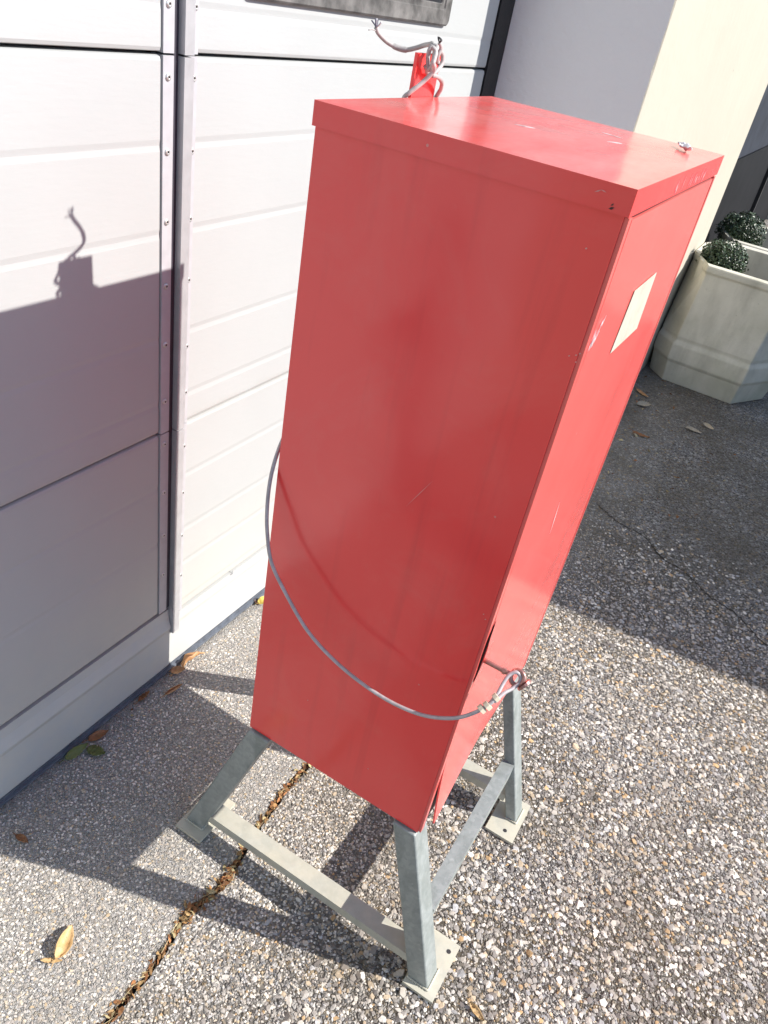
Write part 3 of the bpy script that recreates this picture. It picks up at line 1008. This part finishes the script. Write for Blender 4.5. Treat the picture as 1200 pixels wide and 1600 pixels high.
loop = [(0.7800, 0.6760, 0.7060), (0.7830, 0.6900, 0.7150), (0.7830, 0.7020, 0.7230), (0.7850, 0.7130, 0.7310), (0.7910, 0.7180, 0.7355), (0.7975, 0.7190, 0.7310), (0.7990, 0.7160, 0.7240), (0.7950, 0.7060, 0.7190), (0.7890, 0.6940, 0.7165), (0.7840, 0.6800, 0.7100)]
tube('eye_loop', loop, 0.0025, CABLE, cbl, 10, 8)
for k, c_ in enumerate(((0.7745, 0.6705, 0.6990), (0.7790, 0.6745, 0.7045), (0.7835, 0.6850, 0.7135))):
    t = Vector((0.0065, 0.011, 0.0125)).normalized()
    bm = bmesh.new()
    tube_into(bm, [Vector(c_) - t * 0.0028, Vector(c_) + t * 0.0028], 0.0062 if k < 2 else 0.0056, 8)
    link('clamp', bm_mesh(bm, 'clamp'), CLAMP, cbl)

# ------------------------------------------------------------------ cut electric cable knotted through the hanging plate
kc = empty('cut_cable', (0.44, 0.90, ZT), 'frayed grey cable end knotted through the red plate behind the cabinet top', 'cable')
r0 = 0.0026
tail = [(0.358, 0.896, 1.357), (0.360, 0.9005, 1.3515), (0.366, 0.9125, 1.3445), (0.3745, 0.921, 1.341), (0.385, 0.926, 1.3405), (0.397, 0.927, 1.3445), (0.408, 0.926, 1.3492), (0.417, 0.921, 1.3515), (0.4230, 0.916, 1.3530), (0.4265, 0.911, 1.3520)]
tube('knot_tail', tail, lambda t: r0 * (1.25 if 0.3 < t < 0.45 else 1.0), TWINE, kc, 10, 8)
kA = [(0.4260, 0.9120, 1.3520), (0.4320, 0.9110, 1.3510), (0.4350, 0.9020, 1.3470), (0.4340, 0.9040, 1.3410), (0.4340, 0.9030, 1.3330), (0.4310, 0.9030, 1.3280), (0.4280, 0.9050, 1.3320), (0.4260, 0.9050, 1.3390), (0.4260, 0.9060, 1.3470), (0.4270, 0.9080, 1.3520)]
kB = [(0.4320, 0.8990, 1.3510), (0.4370, 0.9000, 1.3470), (0.4395, 0.8950, 1.3400), (0.4400, 0.8930, 1.3360), (0.4400, 0.8970, 1.3330), (0.4380, 0.9010, 1.3280), (0.4350, 0.9000, 1.3230), (0.4300, 0.8970, 1.3160), (0.4250, 0.8915, 1.3090), (0.4190, 0.8865, 1.3015), (0.4140, 0.8860, 1.2950), (0.4120, 0.886, 1.275)]
kC = [(0.4280, 0.9240, 1.3550), (0.4290, 0.9260, 1.3520), (0.4290, 0.9270, 1.3480), (0.4280, 0.9250, 1.3420), (0.4260, 0.9300, 1.3370), (0.4235, 0.9390, 1.3340)]
kD = [(0.4240, 0.9280, 1.3490), (0.4260, 0.9360, 1.3460), (0.4270, 0.9400, 1.3420), (0.4280, 0.9400, 1.3350), (0.4280, 0.9340, 1.3290), (0.4280, 0.9240, 1.3240), (0.4300, 0.9160, 1.3220)]
kE = [(0.4300, 0.9160, 1.3220), (0.4320, 0.9210, 1.3220), (0.4320, 0.9320, 1.3200), (0.4300, 0.9450, 1.3150), (0.4270, 0.9520, 1.3080), (0.4240, 0.9540, 1.3030), (0.4170, 0.9590, 1.2930)]
kF = [(0.4250, 0.9040, 1.3310), (0.4255, 0.9080, 1.3270), (0.4260, 0.9120, 1.3240), (0.4265, 0.9200, 1.3250), (0.4255, 0.9350, 1.3260)]
for k_ in (kA, kB, kC, kD, kE, kF):
    tube('knot_loop', k_, r0, TWINE, kc, 10, 8)
for k in range(5):
    d = Vector((random.gauss(0, 1), random.gauss(0, 1), 1.6)).normalized() * random.uniform(0.006, 0.011)
    a = Vector((0.358, 0.896, 1.357)) + Vector((random.gauss(0, 0.001), random.gauss(0, 0.001), 0))
    tube('frayed_core', [a, a + d * 0.5 + Vector((0.0005, 0, 0)), a + d], 0.0009, ALUD if k % 2 else mat_simple('core_insulation', (0.10, 0.10, 0.14), 0.5), kc, 6, 3)
tube('frayed_core', [(0.360, 0.899, 1.353), (0.357, 0.890, 1.3545), (0.356, 0.884, 1.3535)], 0.0007, TWINE, kc, 6, 3)
for k in range(3):
    a = Vector((0.4280, 0.9240, 1.3550))
    tube('frayed_core', [a, a + Vector((random.gauss(0, 0.002), random.gauss(0, 0.002), 0.003)), a + Vector((random.gauss(0, 0.003), random.gauss(0, 0.003), 0.005))], 0.0009, SCREWD, kc, 6, 3)

# ------------------------------------------------------------------ galvanised stand
st = empty('steel_stand', ((X0 + X1) / 2, (Y0 + Y1) / 2, 0), 'galvanised square tube stand with splayed legs under the red cabinet', 'stand')
T = 0.040
def leg(xt, xb, ya, T=0.040):
    bm = bmesh.new()
    yb = ya + 0.040
    prism(bm, [(xb, ya, 0.008), (xb + T, ya, 0.008), (xb + T, yb, 0.008), (xb, yb, 0.008)],
          [(xt, ya, ZB - 0.002), (xt + T, ya, ZB - 0.002), (xt + T, yb, ZB - 0.002), (xt, yb, ZB - 0.002)])
    bmesh.ops.recalc_face_normals(bm, faces=bm.faces)
    bevel_all(bm, 0.0035, 3)
    link('leg', bm_mesh(bm, 'leg'), GALV, st)
def weld(x, y, parent, T=0.040):
    pts = [Vector((x - 0.0005, y - 0.001, 0.0095)), Vector((x + T + 0.0008, y - 0.001, 0.0095)), Vector((x + T + 0.0008, y + 0.041, 0.0095))]
    path_ = []
    for a_, b_ in zip(pts, pts[1:]):
        path_ += [a_.lerp(b_, k_ / 16) for k_ in range(16)]
    path_.append(pts[-1])
    bm_ = bmesh.new()
    tube_into(bm_, path_, lambda t_: 0.0022 + 0.0009 * math.sin(t_ * 95), 6)
    link('weld_bead', bm_mesh(bm_, 'weld_bead', True), GALVD, parent)
YA, YC = 0.6915, 1.0895
weld(0.8065, YA, st); weld(0.8265, YC, st, 0.025); weld(0.3025, YA, st)
leg(0.7015, 0.8065, YA); leg(0.7165, 0.8265, YC, 0.025); leg(0.4255, 0.3025, YA); leg(0.4255, 0.3025, YC)
def hole(name, c, par):
    bm = bmesh.new()
    tube_into(bm, [Vector((c[0], c[1], 0.0079)), Vector((c[0], c[1], 0.0084))], 0.0042, 12)
    link(name, bm_mesh(bm, name), SCREWD, par)
def plate(x0, x1, y0, y1, holes):
    bm = bmesh.new()
    add_box(bm, (x0, y0, 0.0012), (x1, y1, 0.008))
    bevel_all(bm, 0.0012, 1)
    p_ = link('foot_plate', bm_mesh(bm, 'foot_plate'), GALVD, st)
    for h_ in holes: hole('bolt_hole', h_, p_)
plate(0.804, 0.863, 0.679, 0.792, [(0.849, 0.771)])
plate(0.801, 0.863, 1.042, 1.150, [(0.839, 1.060)])
plate(0.296, 0.357, 0.670, 0.775, [(0.315, 0.752)])
plate(0.296, 0.357, 1.042, 1.150, [(0.315, 1.060)])
box('front_rail', (0.330, 0.6925, 0.046), (0.800, 0.7260, 0.066), GALVB, st, 0.003, 3)
box('rear_rail', (0.330, YC + 0.003, 0.046), (0.810, YC + 0.037, 0.066), GALVB, st, 0.003, 3)
box('side_rail', (0.777, YA + T - 0.001, 0.125), (0.803, YC + 0.001, 0.163), GALV, st, 0.0035, 3)
bm = bmesh.new()
prism(bm, [(0.704, Y0 + 0.006, ZB - 0.0018), (0.740, Y0 + 0.006, ZB - 0.0018), (0.740, Y1 - 0.02, ZB - 0.0018), (0.704, Y1 - 0.02, ZB - 0.0018)],
      [(0.704, Y0 + 0.006, ZB - 0.0004), (0.740, Y0 + 0.006, ZB - 0.0004), (0.740, Y1 - 0.02, ZB - 0.0004), (0.704, Y1 - 0.02, ZB - 0.0004)])
link('top_pad', bm_mesh(bm, 'top_pad'), SCREWD, st)

# ------------------------------------------------------------------ concrete planters with box shrubs
def planter(oy, label):
    e = empty('concrete_planter', (0.7, 4.35 + oy, 0), label, 'planter', 'concrete planters by the cream wall')
    def octo(g, z):
        # g: outward growth
        P = [(0.507, 3.978), (0.878, 3.972), (1.006, 4.20), (1.006, 4.46), (0.878, 4.70), (0.507, 4.70), (0.397, 4.46), (0.397, 4.22)]
        L_ = [(0.495, 3.938), (0.862, 3.930), (1.000, 4.17), (1.000, 4.46), (0.878, 4.715), (0.507, 4.715), (0.397, 4.56), (0.397, 4.045)]
        f_ = max(0.0, min(1.0, (z - 0.22) / 0.34))
        P = [(a_[0] * (1 - f_) + b_[0] * f_, a_[1] * (1 - f_) + b_[1] * f_) for a_, b_ in zip(L_, P)]
        c = Vector((0.70, 4.33))
        out = []
        for x, y in P:
            d = Vector((x, y)) - c
            d = d * (1 + g / d.length)
            xx = max(c.x + d.x, 0.394)
            out.append((xx, c.y + d.y + oy, z))
        return out
    def inner(r_, z, n=6):
        # rounded rectangle opening, resampled to 8 corners blocks
        x0, x1, y0, y1 = 0.445, 0.955, 4.02 + oy, 4.64 + oy
        pts = []
        for cx_, cy_, a0 in ((x1 - r_, y0 + r_, -90), (x1 - r_, y1 - r_, 0), (x0 + r_, y1 - r_, 90), (x0 + r_, y0 + r_, 180)):
            for k in range(n + 1):
                t = math.radians(a0 + 90 * k / n)
                pts.append((cx_ + r_ * math.cos(t), cy_ + r_ * math.sin(t), z))
        return pts
    bm = bmesh.new()
    rings = [octo(-0.022, 0.0), octo(-0.004, 0.105), octo(0.006, 0.122), octo(0.006, 0.198), octo(-0.007, 0.220), octo(-0.002, 0.238), octo(0.000, 0.545), octo(0.012, 0.555), octo(0.011, 0.578), octo(0.004, 0.584)]
    R_ = [[bm.verts.new(p) for p in r_] for r_ in rings]
    for A, B in zip(R_, R_[1:]):
        for k in range(8):
            bm.faces.new((A[k], A[(k + 1) % 8], B[(k + 1) % 8], B[k]))
    bm.faces.new(list(reversed(R_[0])))
    inn = [bm.verts.new(p) for p in inner(0.07, 0.583)]
    ed = [bm.edges.get((R_[-1][k], R_[-1][(k + 1) % 8])) for k in range(8)]
    ie = [bm.edges.new((inn[k], inn[(k + 1) % len(inn)])) for k in range(len(inn))]
    bmesh.ops.bridge_loops(bm, edges=ed + ie)
    inn2 = [bm.verts.new(p) for p in inner(0.06, 0.36)]
    for k in range(len(inn)):
        bm.faces.new((inn[k], inn[(k + 1) % len(inn)], inn2[(k + 1) % len(inn)], inn2[k]))
    bmesh.ops.recalc_face_normals(bm, faces=bm.faces)
    bevel_all(bm, 0.005, 2, 20)
    link('pot', bm_mesh(bm, 'pot'), CONC, e)
    so = bmesh.new()
    so.faces.new([so.verts.new(p) for p in inner(0.06, 0.44)])
    link('soil', bm_mesh(so, 'soil'), SOIL, e)
planter(0.0, 'nearer concrete planter, in front of the other planter by the cream wall')
planter(0.775, 'farther concrete planter, behind the nearer planter beside the dark entrance')


def shrub(c, rad, n, label):
    e = empty('box_shrub', (c[0], c[1], 0.44), label, 'shrub', 'clipped box shrubs in the planters')
    vs, fs, cs = [], [], []
    for i in range(n):
        d = Vector((random.gauss(0, 1), random.gauss(0, 1), random.gauss(0, 1))).normalized()
        lump = 1 + 0.16 * noise.noise(d * 2.6 + Vector((c[1], 0, 0))) + 0.10 * noise.noise(d * 7)
        rr = rad * lump * min(1.10, random.uniform(0.5, 1.18))
        p_ = Vector(c) + Vector((d.x * rr * 1.05, d.y * rr, d.z * rr * 0.85))
        nrm = (d + Vector((random.gauss(0, 0.7), random.gauss(0, 0.7), random.gauss(0, 0.5) + 0.3))).normalized()
        u = nrm.orthogonal().normalized(); u = Matrix.Rotation(random.uniform(0, 6.28), 3, nrm) @ u
        w = nrm.cross(u)
        L = random.uniform(0.006, 0.010); W = L * 0.55
        k0 = len(vs)
        for a, b, h in ((-L, 0, 0), (0, -W, 0.12 * L), (L, 0, 0), (0, W, 0.12 * L)):
            vs.append(p_ + u * a + w * b + nrm * h)
        col = np.array((0.035, 0.060, 0.025)) * random.uniform(0.55, 1.7)
        cs += [col] * 4
        fs += [(k0, k0 + 1, k0 + 2), (k0, k0 + 2, k0 + 3)]
    me = mesh_np('foliage', np.array([v[:] for v in vs]), np.array(fs), 3, BOXLEAF, np.array(cs))
    fo = link('foliage', me, None, e)
    bm = bmesh.new()
    for k in range(6):
        a = Vector((c[0] + random.gauss(0, 0.01), c[1] + random.gauss(0, 0.01), 0.43))
        b = Vector(c) + Vector((random.gauss(0, 0.05), random.gauss(0, 0.05), random.uniform(0, 0.06)))
        tube_into(bm, [a, (a + b) / 2 + Vector((random.gauss(0, 0.012), random.gauss(0, 0.012), 0)), b], lambda t: 0.006 - 0.004 * t, 6)
    link('stem', bm_mesh(bm, 'stem', True), mat_simple('bark', (0.10, 0.075, 0.05), 0.9), e)
BOXLEAF = mat_attr('box_leaf', 0.42, 0.25, 120, 0.6, 0.1)
shrub((0.535, 4.17, 0.585), 0.098, 5200, 'small dark clipped shrub in the nearer planter')
shrub((0.500, 5.02, 0.590), 0.112, 5200, 'small dark clipped shrub in the farther planter')

# ------------------------------------------------------------------ fallen leaves
def leaf(loc, L, W, az, pitch, roll, curl, fold, mat, label, group=None, teeth=0.0, stalk=True, seed=0):
    rnd = random.Random(seed * 31 + 5)
    bm = bmesh.new()
    nu, nv = 14, 6
    rot = Matrix.Rotation(az, 3, 'Z') @ Matrix.Rotation(pitch, 3, 'Y') @ Matrix.Rotation(roll, 3, 'X')
    pts = []
    for i in range(nu + 1):
        t = i / nu
        half = W / 2 * (math.sin(math.pi * min(1, t ** 0.8 * 1.0)) ** 0.8) * (1 + teeth * (1 if i % 2 else -1))
        half = max(half, 0.0006)
        th = (t - 0.5) * curl
        row = []
        for j in range(nv + 1):
            s = j / nv * 2 - 1
            if abs(curl) > 0.05:
                bx = L / curl * math.sin(th); bz_ = L / curl * (1 - math.cos(th))
            else:
                bx, bz_ = (t - 0.5) * L, 0
            f = fold * s
            yy = half * (math.sin(f) / fold if abs(fold) > 0.05 else s)
            zz = half * ((1 - math.cos(f)) / fold if abs(fold) > 0.05 else 0)
            q = Vector((bx, yy, bz_ + zz + 0.0012 * rnd.gauss(0, 1) + 0.06 * W * noise.noise(Vector((t * 3.3, s * 2, seed)))))
            row.append(rot @ q)
        pts.append(row)
    zmin = min(q.z for r_ in pts for q in r_)
    L0 = Vector(loc) - Vector((0, 0, zmin)) + Vector((0, 0, 0.0025))
    G_ = [[bm.verts.new(q + L0) for q in r_] for r_ in pts]
    for i in range(nu):
        for j in range(nv):
            bm.faces.new((G_[i][j], G_[i + 1][j], G_[i + 1][j + 1], G_[i][j + 1]))
    if stalk:
        a = pts[0][nv // 2] + L0
        d = rot @ Vector((-1, 0, 0.05))
        tube_into(bm, [a, a + d * L * 0.14 + Vector((0, 0, 0.001)), a + d * L * 0.26], 0.0008, 5)
    o = link('fallen_leaf', bm_mesh(bm, 'fallen_leaf', True), mat)
    md_ = o.modifiers.new('thickness', 'SOLIDIFY'); md_.thickness = 0.0004
    # keep the thing's origin at the leaf
    o.data.transform(Matrix.Translation(-Vector(loc))); o.location = loc
    return tag(o, label, 'leaf', group)

TAN = mat_leaf('tan_dry_leaf', (0.40, 0.25, 0.10), (0.62, 0.43, 0.22))
BRN = mat_leaf('brown_dry_leaf', (0.22, 0.09, 0.035), (0.38, 0.18, 0.07))
ORG = mat_leaf('orange_brown_leaf', (0.36, 0.17, 0.07), (0.62, 0.36, 0.17))
GRN = mat_leaf('dull_green_leaf', (0.10, 0.12, 0.03), (0.17, 0.18, 0.05))
YEL = mat_leaf('yellow_leaf', (0.55, 0.40, 0.06), (0.66, 0.52, 0.14))
PAL_ = mat_leaf('pale_leaf', (0.34, 0.29, 0.21), (0.52, 0.46, 0.37))
DRK = mat_leaf('dark_brown_leaf', (0.07, 0.03, 0.02), (0.13, 0.06, 0.03))
leaf((0.297, 0.402, 0), 0.058, 0.036, math.radians(112), 0.0, 0.55, 0.5, 1.5, TAN, 'folded tan leaf lying in the sun left of the crack', seed=1)
leaf((0.304, 0.372, 0), 0.034, 0.008, math.radians(35), 0.05, 0.2, 0.4, 0.4, TAN, 'thin yellowish leaf sliver touching the folded tan leaf', stalk=False, seed=2)
leaf((0.052, 0.698, 0), 0.042, 0.024, math.radians(20), 0.0, 0.1, 0.6, 0.5, GRN, 'flat toothed green leaf on shaded ground beside the garage door', teeth=0.12, seed=3)
leaf((0.024, 0.672, 0), 0.052, 0.022, math.radians(70), -0.35, 0.9, 0.5, 0.8, GRN, 'olive leaf standing on edge against the door seal', teeth=0.08, seed=4)
leaf((0.026, 0.728, 0), 0.045, 0.020, math.radians(65), -0.2, 0.3, 0.4, 0.7, BRN, 'dark reddish leaf in the shade behind the olive leaf', seed=5)
leaf((0.030, 1.010, 0), 0.066, 0.042, math.radians(75), -0.25, -0.7, -0.9, 1.3, ORG, 'large curled orange brown leaf leaning on the door base', seed=6)
leaf((0.026, 0.968, 0), 0.036, 0.022, math.radians(40), -0.3, 0.4, 1.0, 1.0, ORG, 'small crumpled leaf tucked under the large curled one', seed=7)
leaf((0.058, 0.918, 0), 0.050, 0.024, math.radians(80), 0.0, 0.2, 0.3, 2.6, ORG, 'rolled brown leaf at the edge of the cabinet shadow', seed=8)
leaf((0.028, 1.288, 0), 0.034, 0.024, math.radians(60), -0.25, 0.4, -0.9, 1.1, YEL, 'small yellow leaf by the door base left of the cabinet edge', seed=9)
leaf((0.012, 1.275, 0), 0.022, 0.014, math.radians(150), -0.2, 0.4, 0.9, 1.1, DRK, 'dark shrivelled leaf next to the small yellow leaf', seed=19)
leaf((0.094, 0.485, 0), 0.030, 0.013, math.radians(5), 0.0, 0.15, -0.4, 0.6, BRN, 'small reddish brown leaf alone in the cabinet shadow', seed=10)
leaf((0.024, 0.862, 0), 0.032, 0.020, math.radians(85), -0.3, -0.5, 0.6, 0.8, BRN, 'russet leaf in the dark corner under the door rail', seed=11)
leaf((0.934, 0.712, 0), 0.036, 0.013, math.radians(-20), 0.0, 0.3, 0.7, 0.9, TAN, 'forked tan leaf scrap on gravel beside the nearest foot plate', stalk=True, seed=12)
leaf((0.515, 3.53, 0), 0.070, 0.040, math.radians(20), -0.15, 0.5, 1.0, 1.4, PAL_, 'pale crumpled leaf on the dark asphalt nearest the planter foot', teeth=0.15, seed=13)
leaf((0.815, 3.56, 0), 0.065, 0.026, math.radians(-30), 0.0, 0.5, 0.8, 1.2, PAL_, 'pale pointed leaf, farther of two pale leaves on dark asphalt', seed=14)
leaf((0.765, 3.46, 0), 0.075, 0.030, math.radians(0), 0.0, 0.3, 0.3, 1.4, PAL_, 'pale rolled leaf, nearer of two pale leaves on dark asphalt', seed=15)
leaf((0.585, 3.20, 0), 0.080, 0.018, math.radians(0), 0.0, 0.3, 0.8, 0.8, BRN, 'narrow reddish leaf in the shade right of the cabinet', seed=16)
leaf((0.475, 3.66, 0), 0.090, 0.02, math.radians(-35), 0.0, 0.3, 0.7, 0.8, ORG, 'slim orange leaf in the shade close to the cabinet edge', seed=17)
leaf((0.475, 3.00, 0), 0.045, 0.022, math.radians(10), 0.0, 0.3, 0.7, 0.8, PAL_, 'short pale leaf at the cabinet edge on dark asphalt', seed=18)
# scrap on the lid
o = leaf((0.708, 1.062, ZT - 0.0020), 0.052, 0.013, math.radians(-62), 0.0, 0.05, 0.35, 0.7, mat_leaf('grey_flake', (0.60, 0.58, 0.60), (0.80, 0.78, 0.80)), 'small grey white flake lying on the red cabinet lid', stalk=False, seed=21)
o.name = 'grey_flake'; o['category'] = 'flake'

# ------------------------------------------------------------------ unseen block, added to cast the shade over yard and planters
sh = empty('shade_caster', (4.7, 4.4, 0), 'unseen rendered block added to cast shade over the yard and planters', 'shade caster')
a = math.atan(0.1)
def shp(x, y, z):   # local frame turned a little
    return (3.03 + x * math.cos(a) - y * math.sin(a), 2.845 + x * math.sin(a) + y * math.cos(a), z)
bm = bmesh.new()
prism(bm, [shp(0.05, 0.05, 0), shp(3.2, 0.05, 0), shp(3.2, 2.6, 0), shp(0.05, 2.6, 0)], [shp(0.05, 0.05, 2.08), shp(3.2, 0.05, 2.08), shp(3.2, 2.6, 2.08), shp(0.05, 2.6, 2.08)])
link('wall', bm_mesh(bm, 'wall'), mat_plaster('grey_render', (0.45, 0.44, 0.42)), sh)
bm = bmesh.new()
prism(bm, [shp(0, 0, 2.08), shp(3.3, 0, 2.08), shp(3.3, 2.65, 2.08), shp(0, 2.65, 2.08)], [shp(0, 0, 2.15), shp(3.3, 0, 2.15), shp(3.3, 2.65, 2.15), shp(0, 2.65, 2.15)])
link('roof', bm_mesh(bm, 'roof'), mat_simple('roof_felt', (0.06, 0.06, 0.06), 0.9), sh)
bm = bmesh.new()
prism(bm, [shp(0.03, 0.9, 0.02), shp(0.05, 0.9, 0.02), shp(0.05, 1.8, 0.02), shp(0.03, 1.8, 0.02)], [shp(0.03, 0.9, 1.98), shp(0.05, 0.9, 1.98), shp(0.05, 1.8, 1.98), shp(0.03, 1.8, 1.98)])
link('caster_door', bm_mesh(bm, 'caster_door'), mat_simple('brown_boards', (0.14, 0.09, 0.05), 0.7), sh)

# ------------------------------------------------------------------ the photographer, who is softly mirrored in the cabinet front
def skin_body():
    V, E, Rr = [], [], []
    def v(p, r):
        V.append(p); Rr.append(r); return len(V) - 1
    def chain(i, pts):
        for p, r in pts:
            j = v(p, r); E.append((i, j)); i = j
        return i
    px, py = 0.93, -0.34
    pel = v((px, py, 0.96), 0.145)
    ch = chain(pel, [((px, py, 1.12), 0.135), ((px, py + 0.01, 1.28), 0.15), ((px, py + 0.01, 1.41), 0.12)])
    nk = chain(ch, [((px, py + 0.015, 1.50), 0.055), ((px, py + 0.03, 1.56), 0.062), ((px, py + 0.04, 1.64), 0.088), ((px, py + 0.03, 1.71), 0.07)])
    for s_ in (-1, 1):
        chain(pel, [((px + s_ * 0.095, py, 0.86), 0.092), ((px + s_ * 0.11, py + 0.015, 0.50), 0.060), ((px + s_ * 0.115, py - 0.01, 0.10), 0.042), ((px + s_ * 0.12, py + 0.05, 0.045), 0.042), ((px + s_ * 0.13, py + 0.16, 0.035), 0.034)])
        hd = chain(ch, [((px + s_ * 0.17, py, 1.41), 0.062), ((px + s_ * 0.225, py + 0.08, 1.16), 0.046), ((px + s_ * 0.13, py + 0.22, 1.30), 0.032), ((px + s_ * 0.095, py + 0.26, 1.345), 0.026)])
        for k in range(4):
            chain(hd, [((px + s_ * (0.085 - 0.004 * k), py + 0.285, 1.352 + 0.017 * k), 0.009), ((px + s_ * 0.07, py + 0.312, 1.355 + 0.018 * k), 0.008), ((px + s_ * (0.045 + 0.003 * k), py + 0.318, 1.352 + 0.018 * k), 0.007)])
        chain(hd, [((px + s_ * 0.075, py + 0.265, 1.365), 0.010), ((px + s_ * 0.05, py + 0.268, 1.375), 0.008)])
    me = bpy.data.meshes.new('person')
    me.from_pydata(V, E, [])
    o = bpy.data.objects.new('person', me)
    COL.objects.link(o)
    m = o.modifiers.new('skin', 'SKIN')
    for i, sv in enumerate(me.skin_vertices[0].data):
        sv.radius = (Rr[i], Rr[i] * (0.72 if Rr[i] > 0.11 else 1.0))
        sv.use_root = (i == 0)
    o.modifiers.new('sub', 'SUBSURF').render_levels = 2
    return o
t = NT('clothes_and_skin')
sx = t.n.new('ShaderNodeSeparateXYZ'); t.link(t.coord(), sx.inputs[0])
shirt = t.ramp(t.val(sx.outputs[2], 0.0, 1.8, 0, 1), [(0.0, (0.03, 0.03, 0.03)), (0.05, (0.020, 0.024, 0.036)), (0.545, (0.05, 0.055, 0.07)), (0.83, (0.38, 0.24, 0.18)), (0.93, (0.06, 0.04, 0.03))], 'CONSTANT')
t.set(**{'Base Color': shirt, 'Roughness': 0.9})
pers = skin_body()
pers.data.materials.append(t.m)
tag(pers, 'person in dark clothes holding up a phone, seen only as a soft reflection', 'person')
ph = bmesh.new()
add_box(ph, (-0.038, -0.09, -0.0045), (0.038, 0.05, 0.0045))
bevel_all(ph, 0.003, 2)
pho = link('phone', bm_mesh(ph, 'phone'), mat_simple('black_phone', (0.02, 0.02, 0.022), 0.3))
pho.matrix_world = M4 @ Matrix.Translation((0, 0, 0.02))
tag(pho, 'black phone held up in both hands by the person', 'phone')
